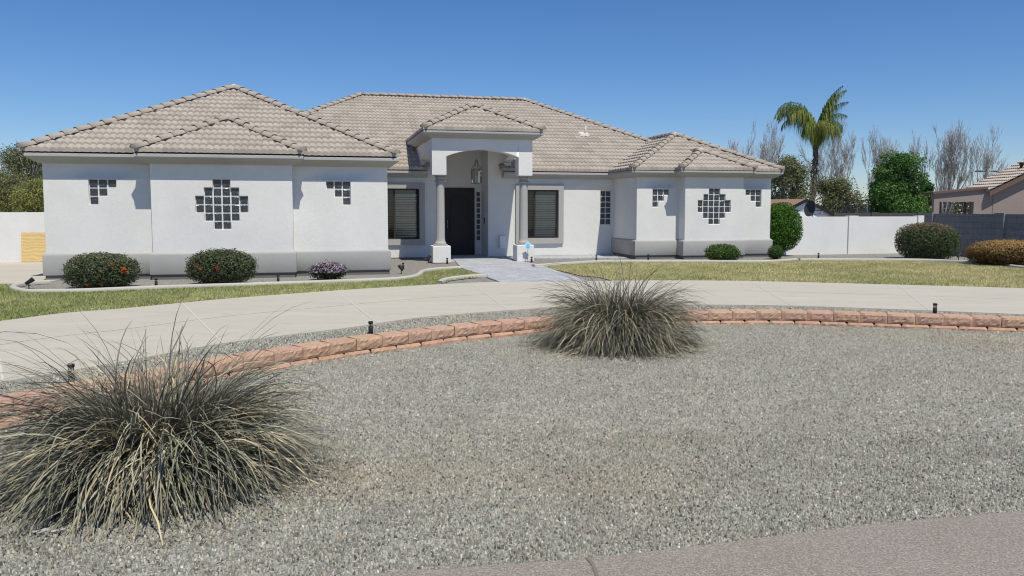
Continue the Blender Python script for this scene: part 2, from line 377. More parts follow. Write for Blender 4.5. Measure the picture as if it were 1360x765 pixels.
# ------------------------------------------------------------------ edging kerbs around the beds
def edging(P, label, z=-.02, wd=.13, h=.085):
    P = cr(P, .08); t = np.gradient(P, axis=0); t /= np.linalg.norm(t, axis=1)[:, None]; n = np.stack([-t[:, 1], t[:, 0]], 1)
    prof = [(-.5, 0), (-.5, .6), (-.38, .92), (-.15, 1), (.15, 1), (.38, .92), (.5, .6), (.5, 0)]; m_ = len(prof); v = []; f = []
    for p_, q in zip(P, n):
        for a, b in prof: v.append((p_[0]+q[0]*a*wd, p_[1]+q[1]*a*wd, z+b*h))
    for i in range(len(P)-1):
        for k in range(m_-1): f.append((i*m_+k, i*m_+k+1, (i+1)*m_+k+1, (i+1)*m_+k))
    f.append(tuple(range(m_))); f.append(tuple((len(P)-1)*m_+k for k in range(m_))[::-1])
    o = MB().add(v, f).build('edging', M['curb'], None, True); tag(o, label, 'garden edging', 'pale concrete edging around the beds')
edging(gpx([(66,375.2),(40,377),(22,380.5),(18,384),(36,388),(70,388),(117,387),(212,383),(320,379.5),(400,376.8),(460,374.4),(519,372),(545,369.2),(556,366),(561,361.8),(570,359.6),(584.7,358),(611,356.3)]), 'long pale concrete edging curving below the left wing')
edging(gpx([(584,377),(588,373.8),(599,371),(625,368),(648,367.4)]), 'short pale edging of the small gravel patch left of the paver path')
edging(gpx([(708,354),(722,353),(760,350.3),(802,348),(870,347.9),(938,348),(1000,348.4),(1030,347.4),(1057,345.6)]), 'pale edging between right lawn and the right wing bed')
edging(gpx([(1062,345.8),(1110,345.6),(1159,345.8),(1212,346),(1250,347),(1291,349.3),(1330,352.6),(1360,356),(1440,362),(1520,369)]), 'pale edging along the white boundary wall bed')
# ------------------------------------------------------------------ low retaining wall
def retaining():
    root = empty('retaining_wall', (*wall_front[len(wall_front)//2], -.3), 'low curved retaining wall of rough salmon blocks in two courses', 'retaining wall')
    seg = np.r_[0, np.cumsum(np.linalg.norm(np.diff(wall_front, axis=0), axis=1))]; L = seg[-1]
    r = np.random.default_rng(5); base = np.array([*wall_front[len(wall_front)//2], -.3])
    for name, z0, z1, off, ph in (('upper_course', -.145, .005, .0, 0), ('lower_course', -.31, -.15, -.035, .2)):
        mb = MB()
        for s in np.arange(ph, L-.4, .402):
            a = np.array([np.interp(s, seg, wall_front[:, k]) for k in (0, 1)]); b = np.array([np.interp(s+.400, seg, wall_front[:, k]) for k in (0, 1)])
            t = (b-a)/np.linalg.norm(b-a); n = np.array([-t[1], t[0]])           # n points to the yard
            a = a+n*(off+r.normal(0, .006)); b = b+n*(off+r.normal(0, .006)); wd = np.linalg.norm(b-a)
            nx, nz, dep = 13, 6, .27; c = np.array([.50, .328, .24])*r.uniform(.93, 1.05)*np.array([1, r.uniform(.97, 1.03), r.uniform(.96, 1.04)])
            v = []; f = []; ch = .009 if name == 'upper_course' else .012
            for j in range(nz):
                for i in range(nx):
                    fx = i/(nx-1); fz = j/(nz-1); edge = (i in (0, nx-1)) or (j in (0, nz-1))
                    out = (.0 if edge or i == 1 else .012+r.normal(0, .0038))
                    if i in (0, nx-1): out -= ch*.8
                    if j == nz-1: out -= .006
                    if name == 'lower_course' and j == nz-1 and i in (0, nx-1): out -= .03
                    x = a+t*wd*(fx if 0 < i < nx-1 else ((.003 if i == 0 else .997) if not (name == 'lower_course' and j == nz-1) else (.05 if i == 0 else .95))) - n*out
                    v.append((x[0], x[1], z0+.002+(z1-z0-.004)*fz))
            for j in range(nz-1):
                for i in range(nx-1): f.append((j*nx+i, j*nx+i+1, (j+1)*nx+i+1, (j+1)*nx+i))
            k0 = len(v); ab = a+n*dep+t*.03; bb = b+n*dep-t*.03
            v += [(ab[0], ab[1], z0+.002), (bb[0], bb[1], z0+.002), (bb[0], bb[1], z1-.002), (ab[0], ab[1], z1-.002)]
            top = [(nz-1)*nx+i for i in range(nx)]; bot = list(range(nx)); lf = [j*nx for j in range(nz)]; rt = [j*nx+nx-1 for j in range(nz)]
            f.append(tuple(top+[k0+2, k0+3])); f.append(tuple(bot[::-1]+[k0, k0+1])); f.append(tuple([k0]+lf+[k0+3])[::-1]); f.append(tuple([k0+1]+rt+[k0+2]))
            f.append((k0, k0+3, k0+2, k0+1))
            mb.add(np.array(v)-base, f, c)
        mb.build(name, M['rwall'], root)
retaining()
# ------------------------------------------------------------------ loose stones
def stones(name, x, y, z, size, label, near=False, seed=1, tint=None):
    r = np.random.default_rng(seed); n = len(x); k = 5
    pal = np.array([(.16, .162, .15), (.25, .25, .23), (.30, .30, .275), (.36, .36, .335), (.29, .262, .225), (.23, .255, .235), (.50, .49, .46), (.075, .075, .07)])
    ci = r.choice(len(pal), n, p=[.22, .20, .19, .12, .10, .10, .015, .055]); c = pal[ci]*r.uniform(.74, 1.24, (n, 1))*np.array([1.085, 1.06, 1.0])
    br = np.clip(snoise(x, y, 1.1, 11)*.8+snoise(x, y, 3.1, 12)*.5-.2, 0, 1)[:, None]*.5 ; c = c*(1-br)+c*np.array([1.10, .95, .82])*br
    a0 = r.uniform(0, 6.28, n); sx = size*r.uniform(.6, 1.25, n); sy = sx*r.uniform(.55, .95, n); h = sx*r.uniform(.45, .85, n)
    ang = np.arange(k)*2*math.pi/k + r.normal(0, .25, (n, k)); rad = r.uniform(.75, 1.15, (n, k))
    lx = np.cos(ang)*rad*sx[:, None]*.5; ly = np.sin(ang)*rad*sy[:, None]*.5
    ca, sa = np.cos(a0)[:, None], np.sin(a0)[:, None]
    bx = x[:, None]+lx*ca-ly*sa; by = y[:, None]+lx*sa+ly*ca
    tx_, ty_ = r.normal(0, .45, (n, 1)), r.normal(0, .45, (n, 1))             # tilt
    dz = (bx-x[:, None])*tx_+(by-y[:, None])*ty_
    bz = z[:, None]+dz-.004 ; base = np.stack([bx, by, bz], -1)
    if near:
        q = r.uniform(.45, .8, (n, k)); tx = x[:, None]+(bx-x[:, None])*q; ty = y[:, None]+(by-y[:, None])*q
        top = np.stack([tx, ty, z[:, None]+dz*q+h[:, None]*r.uniform(.8, 1.1, (n, k))], -1)
        v = np.concatenate([base, top], 1); fs = []
        o = (np.arange(n)*2*k)[:, None]
        me_f4 = np.concatenate([o+np.array([[i, (i+1) % k, k+(i+1) % k, k+i]]) for i in range(k)], 0)
        cap = o+np.arange(k, 2*k)[None]
        f3 = np.concatenate([me_f4[:, [0, 1, 2]], me_f4[:, [0, 2, 3]], cap[:, [0, 1, 2]], cap[:, [0, 2, 3]], cap[:, [0, 3, 4]]], 0)
        cc = np.repeat(c, 2*k, 0)
    else:
        ap = np.stack([x+sx*r.normal(0, .16, n), y+sx*r.normal(0, .16, n), z+h], -1)[:, None]
        v = np.concatenate([base, ap], 1); o = (np.arange(n)*(k+1))[:, None]
        f3 = np.concatenate([o+np.array([[i, (i+1) % k, k]]) for i in range(k)], 0); cc = np.repeat(c, k+1, 0)
    ob = indexed(name, v.reshape(-1, 3), f3, M['stone'], None, cc)
    return tag(ob, label, 'gravel', kind='stuff')
def scatter(x0, x1, y0, y1, dens, seed):
    r = np.random.default_rng(seed); n = int((x1-x0)*(y1-y0)*dens); return r.uniform(x0, x1, n), r.uniform(y0, y1, n)
wf = lambda x: np.interp(x, wall_front[:, 0], wall_front[:, 1])
X, Y = scatter(-6.2, 6.2, 2.8, 6.6, 4500, 21); k = (Y > walk_y(X)-.005+.02*snoise(X, Y, 20, 8)) & (np.abs(X) < .70*Y+1.6) & (Y < wf(X)-.02); X, Y = X[k], Y[k]
stones('gravel', X, Y, zg(X, Y), .017, 'loose grey crushed stones of the near gravel bed', True, 31)
X, Y = scatter(-10.2, 10.6, 6.6, 13.2, 2700, 22); k = (np.abs(X) < .70*Y+1.5) & (Y < wf(X)-.02); X, Y = X[k], Y[k]
stones('gravel', X, Y, zg(X, Y), .022, 'loose grey stones of the farther gravel bed below the low wall', False, 32)
X, Y = scatter(-10, 10.5, 5.5, 15.2, 1500, 23); nf = lambda x: np.interp(x, drv_near[:, 0], drv_near[:, 1])
k = (Y > wf(X)+.22) & (Y < nf(X)-.005+.02*snoise(X, Y, 14, 9)) & (np.abs(X) < .70*Y+.6); X, Y = X[k], Y[k]
stones('gravel', X, Y, np.full(len(X), -.026), .026, 'grey gravel strip between low wall and driveway', False, 33)
# ------------------------------------------------------------------ lawn blades
def blades(poly, dens, label, seed, c1, c2):
    r = np.random.default_rng(seed); lo, hi = poly.min(0), poly.max(0); lo = np.maximum(lo, [-16, 5]); hi = np.minimum(hi, [24, 40])
    n = int((hi-lo).prod()*dens); x = r.uniform(lo[0], hi[0], n); y = r.uniform(lo[1], hi[1], n)
    k = inside(x, y, poly) & (np.abs(x) < .72*y+.5); x, y = x[k], y[k]; n = len(x)
    a = r.uniform(0, 6.28, n); wd = r.uniform(.006, .012, n); h = r.uniform(.018, .045, n); lx, ly = r.normal(0, .02, n), r.normal(0, .02, n)
    b0 = np.stack([x+np.cos(a)*wd, y+np.sin(a)*wd, np.full(n, -.014)], -1); b1 = np.stack([x-np.cos(a)*wd, y-np.sin(a)*wd, np.full(n, -.014)], -1)
    t = np.stack([x+lx, y+ly, h], -1); v = np.stack([b0, b1, t], 1)
    m_ = np.clip(.5+.45*snoise(x, y, .9, 5)+.25*snoise(x, y, 3.5, 6)+r.normal(0, .22, n), 0, 1)[:, None]
    c = np.array(c1)*(1-m_)+np.array(c2)*m_; c *= r.uniform(.8, 1.2, (n, 1))
    tag(big('grass', v, 3, M['lawn'], None, np.repeat(c, 3, 0)), label, 'grass', kind='stuff')
blades(l1, 1500, 'short green grass of the left lawn beside the driveway', 41, (.24, .29, .105), (.43, .425, .20))
blades(l2, 1100, 'short dry yellowish grass of the right lawn', 42, (.37, .385, .165), (.64, .56, .31))
# ------------------------------------------------------------------ the house
house = empty('house', O, 'single storey white stucco house with grey trim and tan tiled hip roofs', 'house', None, TH)
SL = .5; ZE = 3.025; OV = .30
def grid_wall(mb, p0, p1, zs, holes, inward, depth=.12, extra=()):
    """wall from p0 to p1 (u, v) as a grid of cells; holes are (s0, s1, z0, z1); reveals go inward"""
    p0, p1 = np.array(p0, float), np.array(p1, float); L = np.linalg.norm(p1-p0); t = (p1-p0)/L; nin = np.array(inward, float)
    ss = sorted(set([0, L]+[round(a, 4) for h in holes for a in h[:2]]+list(extra)))
    vid = {}; v = []; f = []
    def P(i, j, d):
        k = (i, j, d)
        if k not in vid: q = p0+t*ss[i]+nin*(depth if d else 0); vid[k] = len(v); v.append((q[0], q[1], zs[j]))
        return vid[k]
    def hole(i, j):
        if i < 0 or j < 0 or i >= len(ss)-1 or j >= len(zs)-1: return False
        s, z = (ss[i]+ss[i+1])/2, (zs[j]+zs[j+1])/2
        return any(h[0] < s < h[1] and h[2] < z < h[3] for h in holes)
    for i in range(len(ss)-1):
        for j in range(len(zs)-1):
            if not hole(i, j): f.append((P(i,j,0), P(i+1,j,0), P(i+1,j+1,0), P(i,j+1,0))); continue
            if not hole(i-1, j): f.append((P(i,j,0), P(i,j,1), P(i,j+1,1), P(i,j+1,0))[::-1])
            if not hole(i+1, j): f.append((P(i+1,j,0), P(i+1,j,1), P(i+1,j+1,1), P(i+1,j+1,0)))
            if not hole(i, j-1): f.append((P(i,j,0), P(i+1,j,0), P(i+1,j,1), P(i,j,1))[::-1])
            if not hole(i, j+1): f.append((P(i,j+1,0), P(i+1,j+1,0), P(i+1,j+1,1), P(i,j+1,1)))
    mb.add(v, f)
def finish_wall(mb, name, mat, bev=.035, parent=None):
    o = mb.build(name, mat, parent or house, True)
    import bmesh
    bm = bmesh.new(); bm.from_mesh(o.data); bmesh.ops.remove_doubles(bm, verts=bm.verts[:], dist=.0006)
    bmesh.ops.recalc_face_normals(bm, faces=bm.faces[:]); bm.to_mesh(o.data); bm.free()
    b = o.modifiers.new('round', 'BEVEL'); b.width = bev; b.segments = 3; b.limit_method = 'ANGLE'; b.angle_limit = math.radians(40); b.harden_normals = True; b.use_clamp_overlap = True
    return o
BK = .2032
def cells_stair(s0, ztop, flip):     # 3-2-1 steps
    out = []
    for r_ in range(3):
        for c_ in range(3-r_):
            cc = c_ if not flip else 2-c_
            out.append((s0+cc*BK, ztop-(r_+1)*BK))
    return out
def cells_diamond(sc_, ztop):
    out = []
    for r_, n in enumerate((2, 4, 6, 6, 4, 2)):
        for c_ in range(n): out.append((sc_-n*BK/2+c_*BK, ztop-(r_+1)*BK))
    return out
def cells_col(s0, ztop): return [(s0+c_*BK, ztop-(r_+1)*BK) for r_ in range(6) for c_ in range(2)]
def holes_of(cells): return [(round(s, 4), round(s+BK, 4), round(z, 4), round(z+BK, 4)) for s, z in cells]
def block_window(cells, p0, t, nin, label):
    """one glass block window: mortar panel with the glass cushions set in it"""
    p0, t, nin = np.array(p0, float), np.array(t, float), np.array(nin, float); mb = MB(); gb = MB()
    fn = lambda s, z, d: (*(p0+t*s+nin*d), z)
    for s, z in cells:
        mb.prism([(s, z), (s+BK, z), (s+BK, z+BK), (s, z+BK)], fn, .062, .115)
        a, b = .017, .03; o_ = [(s+a, z+a), (s+BK-a, z+a), (s+BK-a, z+BK-a), (s+a, z+BK-a)]; i_ = [(s+b, z+b), (s+BK-b, z+b), (s+BK-b, z+BK-b), (s+b, z+BK-b)]
        v = [fn(x, y, .0635) for x, y in o_]+[fn(x, y, .052) for x, y in o_]+[fn(x, y, .044) for x, y in i_]
        f = [(k, (k+1) % 4, 4+(k+1) % 4, 4+k) for k in range(4)]+[(4+k, 4+(k+1) % 4, 8+(k+1) % 4, 8+k) for k in range(4)]+[(8, 9, 10, 11)]
        gb.add(v, f)
    o = mb.build('glass_block_window', M['mortar'], house); o['label'] = label
    gb.build('glass_blocks', M['block'], o)
# --- left wing
Z0, ZT = 0.0, 2.80
c1 = cells_stair(.98, 2.38, False); c2 = cells_diamond(1.60, 2.39); c3 = cells_stair(6.50-5.68, 2.38, True)
zs = sorted(set([Z0, .60, ZT]+[round(a, 4) for c in (c1, c2, c3) for h in holes_of(c) for a in h[2:]]))
mb = MB()
grid_wall(mb, (0, 14), (0, 0), zs, [], (1, 0)); grid_wall(mb, (0, 0), (2.42, 0), zs, holes_of(c1), (0, 1)); grid_wall(mb, (2.42, 0), (2.42, -.37), zs, [], (1, 0))
grid_wall(mb, (2.42, -.37), (5.68, -.37), zs, holes_of(c2), (0, 1)); grid_wall(mb, (5.68, -.37), (5.68, 0), zs, [], (-1, 0))
grid_wall(mb, (5.68, 0), (8.05, 0), zs, holes_of(c3), (0, 1)); grid_wall(mb, (8.05, 0), (8.05, 6.65), zs, [], (-1, 0))
finish_wall(mb, 'wall', M['wall'])
block_window(c1, (0, 0), (1, 0), (0, 1), 'stepped glass block window near the far left corner of the house')
block_window(c2, (2.42, -.37), (1, 0), (0, 1), 'diamond shaped glass block window in the left bay')
block_window(c3, (5.68, 0), (1, 0), (0, 1), 'stepped glass block window right of the left bay')
# --- right wing
RU0, RU1, RV, BV = 16.78, 21.85, 4.42, 3.93; B0, B1 = 18.32, 20.50
d1 = cells_stair(17.36-RU0, 2.35, False); d2 = cells_diamond(1.09, 2.37); d3 = cells_stair(20.86-B1, 2.35, True)
zs = sorted(set([Z0, .60, ZT]+[round(a, 4) for c in (d1, d2, d3) for h in holes_of(c) for a in h[2:]]))
mb = MB()
grid_wall(mb, (RU0, 6.65), (RU0, RV), zs, [], (1, 0)); grid_wall(mb, (RU0, RV), (B0, RV), zs, holes_of(d1), (0, 1)); grid_wall(mb, (B0, RV), (B0, BV), zs, [], (1, 0))
grid_wall(mb, (B0, BV), (B1, BV), zs, holes_of(d2), (0, 1)); grid_wall(mb, (B1, BV), (B1, RV), zs, [], (-1, 0))
grid_wall(mb, (B1, RV), (RU1, RV), zs, holes_of(d3), (0, 1)); grid_wall(mb, (RU1, RV), (RU1, 19.4), zs, [], (-1, 0)); grid_wall(mb, (RU1, 19.4), (0, 19.4), zs, [], (0, -1)); grid_wall(mb, (0, 19.4), (0, 14), zs, [], (1, 0))
finish_wall(mb, 'wall', M['wall'])
block_window(d1, (RU0, RV), (1, 0), (0, 1), 'stepped glass block window left of the right bay')
block_window(d2, (B0, BV), (1, 0), (0, 1), 'diamond shaped glass block window in the right bay')
block_window(d3, (B1, RV), (1, 0), (0, 1), 'stepped glass block window near the far right corner of the house')
# --- main wall with two windows, entry recess and glass block column
MV = 6.65; W1 = (8.29, 9.68, .63, 2.37); W2 = (13.28, 14.68, .63, 2.35); R0, R1, RB = 10.55, 12.11, 7.85
e1 = cells_col(16.29-R1, 2.33); PT = 3.84
mb = MB(); zs = sorted(set([Z0, ZT, .63, 2.37]))
grid_wall(mb, (8.05, MV), (R0, MV), zs, [(W1[0]-8.05, W1[1]-8.05, W1[2], W1[3])], (0, 1), .14, (9.73-8.05,))
zs2 = sorted(set([Z0, ZT, .63, 2.35]+[round(a, 4) for h in holes_of(e1) for a in h[2:]]))
grid_wall(mb, (R1, MV), (RU0, MV), zs2, [(W2[0]-R1, W2[1]-R1, W2[2], W2[3])]+holes_of(e1), (0, 1), .14)
finish_wall(mb, 'wall', M['wall'])
block_window(e1, (R1, MV), (1, 0), (0, 1), 'tall glass block window two blocks wide beside the right wing')
# entry recess and the high walls under the porch roof
mb = MB(); zz = [Z0, ZT, PT]
def quad(mb, a, b, z0, z1): mb.add([(*a, z0), (*b, z0), (*b, z1), (*a, z1)], [(0, 1, 2, 3)])
quad(mb, (9.80, MV), (R0, MV), ZT, PT); quad(mb, (R1, MV), (12.90, MV), ZT, PT)
for z0, z1 in ((Z0, ZT), (ZT, PT)):
    quad(mb, (R0, MV), (R0, RB), z0, z1); quad(mb, (R1, RB), (R1, MV), z0, z1)
quad(mb, (R0, RB), (R1, RB), Z0, PT)
mb.add([(9.8, 3.9, PT), (12.9, 3.9, PT), (12.9, RB+.05, PT), (9.8, RB+.05, PT)], [(3, 2, 1, 0)])
mb.build('entry_wall', M['wall'], house)
# plinths: proud grey base with a rounded shoulder
def sweep(path, prof, name, mat, closed=False, smooth=True, parent=None):
    """profile (outward, z) carried along a (u, v) path; outward is to the right of travel"""
    P = np.array(path, float); n = len(P); v = []; f = []; m_ = len(prof)
    for i in range(n):
        d0 = P[i]-P[i-1] if i else P[1]-P[0]; d1_ = P[i+1]-P[i] if i < n-1 else d0
        d0 = d0/np.linalg.norm(d0); d1_ = d1_/np.linalg.norm(d1_); n0 = np.array([d0[1], -d0[0]]); n1 = np.array([d1_[1], -d1_[0]])
        b = n0+n1; b = b/max(1e-6, b@b)*2
        for o_, z in prof: q = P[i]+b*o_; v.append((q[0], q[1], z))
    for i in range(n-1):
        for k in range(m_-1): f.append((i*m_+k, (i+1)*m_+k, (i+1)*m_+k+1, i*m_+k+1))
    f.append(tuple(range(m_))); f.append(tuple((n-1)*m_+k for k in range(m_))[::-1])
    o = MB().add(v, f).build(name, mat, parent or house, smooth)
    if smooth:
        e = o.modifiers.new('split', 'EDGE_SPLIT'); e.split_angle = math.radians(38)
    return o
PP = [(-.02, .09), (.055, .09), (.066, .105), (.066, .555), (.058, .585), (.04, .605), (.0, .63), (-.02, .63)]
sweep([(0, 10), (0, 0), (2.42, 0), (2.42, -.37), (5.68, -.37), (5.68, 0), (8.05, 0), (8.05, 6.65)], PP, 'plinth', M['trim'])
sweep([(RU0, 6.65), (RU0, RV), (B0, RV), (B0, BV), (B1, BV), (B1, RV), (RU1, RV), (RU1, 12)], PP, 'plinth', M['trim'])
FP = [(-.02, -.08), (.025, -.08), (.025, .088), (-.02, .088)]
M['found'] = stucco('foundation_concrete', (.16, .155, .15), .3)
sweep([(0, 10), (0, 0), (2.42, 0), (2.42, -.37), (5.68, -.37), (5.68, 0), (8.05, 0), (8.05, 6.6)], FP, 'foundation', M['found'])
sweep([(RU0, 6.6), (RU0, RV), (B0, RV), (B0, BV), (B1, BV), (B1, RV), (RU1, RV), (RU1, 12)], FP, 'foundation', M['found'])
# cornice: soffit, stepped moulding and rounded fascia
CP = [(-.02, 2.745), (.07, 2.745), (.10, 2.77), (.15, 2.79), (.18, 2.825), (.225, 2.845), (.268, 2.872), (.286, 2.895), (.286, 2.955), (.27, 2.972), (.22, 2.98), (-.02, 2.98)]
left_path = [(0, 14), (0, 0), (2.42, 0), (2.42, -.37), (5.68, -.37), (5.68, 0), (8.05, 0), (8.05, MV), (9.96, MV)]
right_path = [(12.62, MV), (RU0, MV), (RU0, RV), (B0, RV), (B0, BV), (B1, BV), (B1, RV), (RU1, RV), (RU1, 14)]
sweep(left_path, CP, 'cornice', M['fascia']); sweep(right_path, CP, 'cornice', M['fascia'])
CPP = [(o_, z+1.11) for o_, z in CP]
sweep([(9.73, 8.9), (9.73, 3.75), (12.94, 3.75), (12.94, 8.9)], CPP, 'cornice', M['fascia'])
# --- porch beam with arch, side beams and columns
mb = MB(); arch = [(10.18+(12.49-10.18)*t_, 3.30+.235*math.sin(math.pi*t_)**.85) for t_ in np.linspace(0, 1, 25)]
top = 3.86
vs_f = [(9.73, 2.73), (10.18, 2.73)]+arch+[(12.49, 2.73), (12.94, 2.73)]
def arch_beam(mb, low, fn, d0, d1, ztop):
    """a beam whose lower outline is 'low', with flat top"""
    n = len(low); v = []
    for d in (d0, d1):
        v += [fn(a, b, d) for a, b in low]+[fn(a, ztop, d) for a, b in low]
    f = []
    for i in range(n-1):
        f += [(i, i+1, n+i+1, n+i), (2*n+i+1, 2*n+i, 3*n+i, 3*n+i+1), (i+1, i, 2*n+i, 2*n+i+1), (n+i, n+i+1, 3*n+i+1, 3*n+i)]
    f += [(0, n, 3*n, 2*n), (n-1, 3*n-1, 4*n-1, 2*n-1)]
    mb.add(v, f)
low = [(9.73, 2.73), (10.1799, 2.73)]+arch+[(12.4901, 2.73), (12.94, 2.73)]
arch_beam(mb, low, lambda a, b, d: (a, d, b), 3.75, 4.20, 3.93)
o = finish_wall(mb, 'porch_beam', M['wall'], .03)
for u0, u1 in ((9.735, 10.0), (12.67, 12.935)):
    mb = MB()
    lw = [(4.2, 3.30)]+[(4.2+2.4*t_, 3.30+.2*math.sin(math.pi*t_)**.85) for t_ in np.linspace(.04, .96, 14)]+[(6.62, 3.30)]
    arch_beam(mb, lw, lambda a, b, d: (d, a, b), u0, u1, 3.93)
    arch_beam(mb, [(6.62, 2.9), (9.3, 2.9)], lambda a, b, d: (d, a, b), u0, u1, 3.93)
    mb.build('porch_side_beam', M['wall'], house)
for cu in (10.02, 12.725):
    c = MB(); cv = 4.04
    c.lathe([(.165, .56), (.185, .575), (.185, .60), (.175, .62), (.16, .635), (.15, .68), (.143, .75), (.138, 1.6), (.13, 2.52), (.145, 2.50), (.172, 2.52), (.172, 2.54), (.14, 2.575), (.128, 2.585), (.128, 2.62), (.14, 2.63), (.16, 2.645), (.158, 2.67), (.135, 2.69), (.18, 2.70), (.20, 2.728)], cu, cv, 28)
    co = c.build('column', M['trim'], house, True); e = co.modifiers.new('split', 'EDGE_SPLIT'); e.split_angle = math.radians(35)
    cb = MB(); h_ = .285; cb.box((cu-h_, cv-h_, -.02), (cu+h_, cv+h_, .52)); b_ = cb.build('pedestal', M['wall'], co); m_ = b_.modifiers.new('round', 'BEVEL'); m_.width = .02; m_.segments = 2
    ck = MB(); ck.lathe([(.23, .521), (.24, .535), (.235, .555), (.2, .562)], cu, cv, 28); ck.build('base_ring', M['trim'], co, True)
# --- windows
def window(W, label, mull):
    u0, u1, z0, z1 = W; fr = MB(); v0, v1 = MV+.05, MV+.11
    for a, b in (((u0, v0, z0), (u0+.045, v1, z1)), ((u1-.045, v0, z0), (u1, v1, z1)), ((u0+.045, v0, z0), (u1-.045, v1, z0+.05)), ((u0+.045, v0, z1-.05), (u1-.045, v1, z1)), ((mull-.03, v0+.004, z0+.05), (mull+.03, v1-.004, z1-.05))): fr.box(a, b)
    o = fr.build('window', M['bronze'], house); o['label'] = label
    MB().add([(u0+.045, MV+.085, z0+.05), (u1-.045, MV+.085, z0+.05), (u1-.045, MV+.085, z1-.05), (u0+.045, MV+.085, z1-.05)], [(0, 1, 2, 3)]).build('pane', M['glass'], o)
    MB().add([(u0+.045, MV+.062, z0+.05), (mull-.03, MV+.062, z0+.05), (mull-.03, MV+.062, z1-.05), (u0+.045, MV+.062, z1-.05)], [(0, 1, 2, 3)]).build('insect_screen', M['screen'], o)
    bl = MB(); z = z0+.06
    while z < z1-.22:
        bl.add([(u0+.06, MV+.158, z), (u1-.06, MV+.158, z), (u1-.06, MV+.188, z+.058), (u0+.06, MV+.188, z+.058)], [(0, 1, 2, 3)]); z += .082
    bl.box((u0+.06, MV+.15, z1-.22), (u1-.06, MV+.21, z1-.19))
    bl.build('blind', M['blind'], o)
    t = MB(); tw = .185; d0, d1_ = MV-.075, MV+.03
    t.box((u0-tw, d0, z0-tw-.01), (u0, d1_, z1+tw)); t.box((u1, d0, z0-tw-.01), (u1+tw, d1_, z1+tw)); t.box((u0, d0, z1), (u1, d1_, z1+tw)); t.box((u0, d0-.012, z0-tw-.01), (u1, d1_, z0))
    tm = t.build('trim', M['trim'], o)
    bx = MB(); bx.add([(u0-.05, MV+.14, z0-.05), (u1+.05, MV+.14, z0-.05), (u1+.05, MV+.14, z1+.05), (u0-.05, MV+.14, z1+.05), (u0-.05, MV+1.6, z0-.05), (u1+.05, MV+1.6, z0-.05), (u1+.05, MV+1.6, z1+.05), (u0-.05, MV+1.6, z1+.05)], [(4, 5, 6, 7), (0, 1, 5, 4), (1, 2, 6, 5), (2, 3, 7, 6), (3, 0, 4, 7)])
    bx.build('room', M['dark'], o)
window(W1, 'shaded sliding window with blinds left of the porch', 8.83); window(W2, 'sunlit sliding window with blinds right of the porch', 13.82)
# --- front door
D0, D1 = 10.74, 11.84
d = MB(); d.box((D0, RB-.05, .0), (D1, RB-.004, 2.44)); do = d.build('door', M['door'], house)
d = MB(); ap = [(11.29-.38, .25), (11.29+.38, .25)]+[(11.29+.38*math.cos(a), 1.95+.26*math.sin(a)) for a in np.linspace(0, math.pi, 15)]
d.prism(ap, lambda a, b, q: (a, q, b), RB-.051, RB-.068); d.prism([(11.29+(x-11.29)*.86, 1.1+(z-1.1)*.92) for x, z in ap], lambda a, b, q: (a, q, b), RB-.0685, RB-.08); d.build('door_panel', M['doorpanel'], do)
d = MB(); d.tube([(10.83, RB-.05, 1.0), (10.83, RB-.11, 1.0), (10.83, RB-.11, 1.25), (10.83, RB-.05, 1.25)], .012, 6); d.build('handle', M['metal'], do)
for s0 in (10.585, 11.885):
    sm = MB(); gm = MB(); sm.box((s0, RB-.03, .5), (s0+.19, RB-.004, 2.34)); 
    for k_ in range(9): gm.box((s0+.03, RB-.042, .53+k_*.2), (s0+.16, RB-.031, .53+k_*.2+.165))
    so = sm.build('sidelight', M['mortar'], house); gm.build('glass_blocks', M['block'], so)
db = MB(); db.box((R1-.025, 7.25, 1.15), (R1-.001, 7.32, 1.36)); db.build('doorbell', M['black'], house)
ub = MB(); ub.box((12.50, MV-.14, .28), (12.72, MV-.002, .72)); o = ub.build('meter_box', M['whitepaint'], house); m_ = o.modifiers.new('round', 'BEVEL'); m_.width = .01
# --- roofs
PER = .158; EXP = .30
def wave(x): return .042*np.abs(np.sin(np.pi*x/PER))**.8
def roof_plane(mb, org, xd, rd, ze, run, interval, slope=SL, exp=EXP, r_start=0):
    org, xd, rd = np.array(org, float), np.array(xd, float), np.array(rd, float)
    for k in range(int(math.ceil((run-1e-6)/exp))):
        r0 = k*exp; r1 = min(r0+exp+.015, run)
        for (a0, b0), (a1, b1) in zip(interval(r0, k), interval(r1, k)):
            lo, hi = min(a0, a1), max(b0, b1)
            if hi-lo < .02: continue
            x = np.arange(math.floor(lo/(PER/6)), math.ceil(hi/(PER/6))+1)*(PER/6)
            x0 = np.clip(x, a0, max(a0, b0)); x1 = np.clip(x, a1, max(a1, b1)); n = len(x)
            j = np.random.default_rng(int(k*31+abs(org[0])*17)).normal(0, .003, n//12+2).repeat(12)[:n]
            def row(xx, r, h):
                p = org[None]+xd[None]*xx[:, None]+rd[None]*r; return np.c_[p, ze+slope*r+h]
            v = np.vstack([row(x0, r0, wave(x0)*.9-.012 if k else wave(x0)*.25-.03), row(x0, r0-.004, wave(x0)+.050+j), row(x1, r1, wave(x1)*.95-.004)])
            f = []
            for i in range(n-1):
                if x0[i+1]-x0[i] < 1e-5 and x1[i+1]-x1[i] < 1e-5: continue
                f += [(i, i+1, n+i+1, n+i), (n+i, n+i+1, 2*n+i+1, 2*n+i)]
            uv = np.vstack([np.c_[x, np.full(n, k+.3)]]*3)
            mb.add(v, f, None, uv)
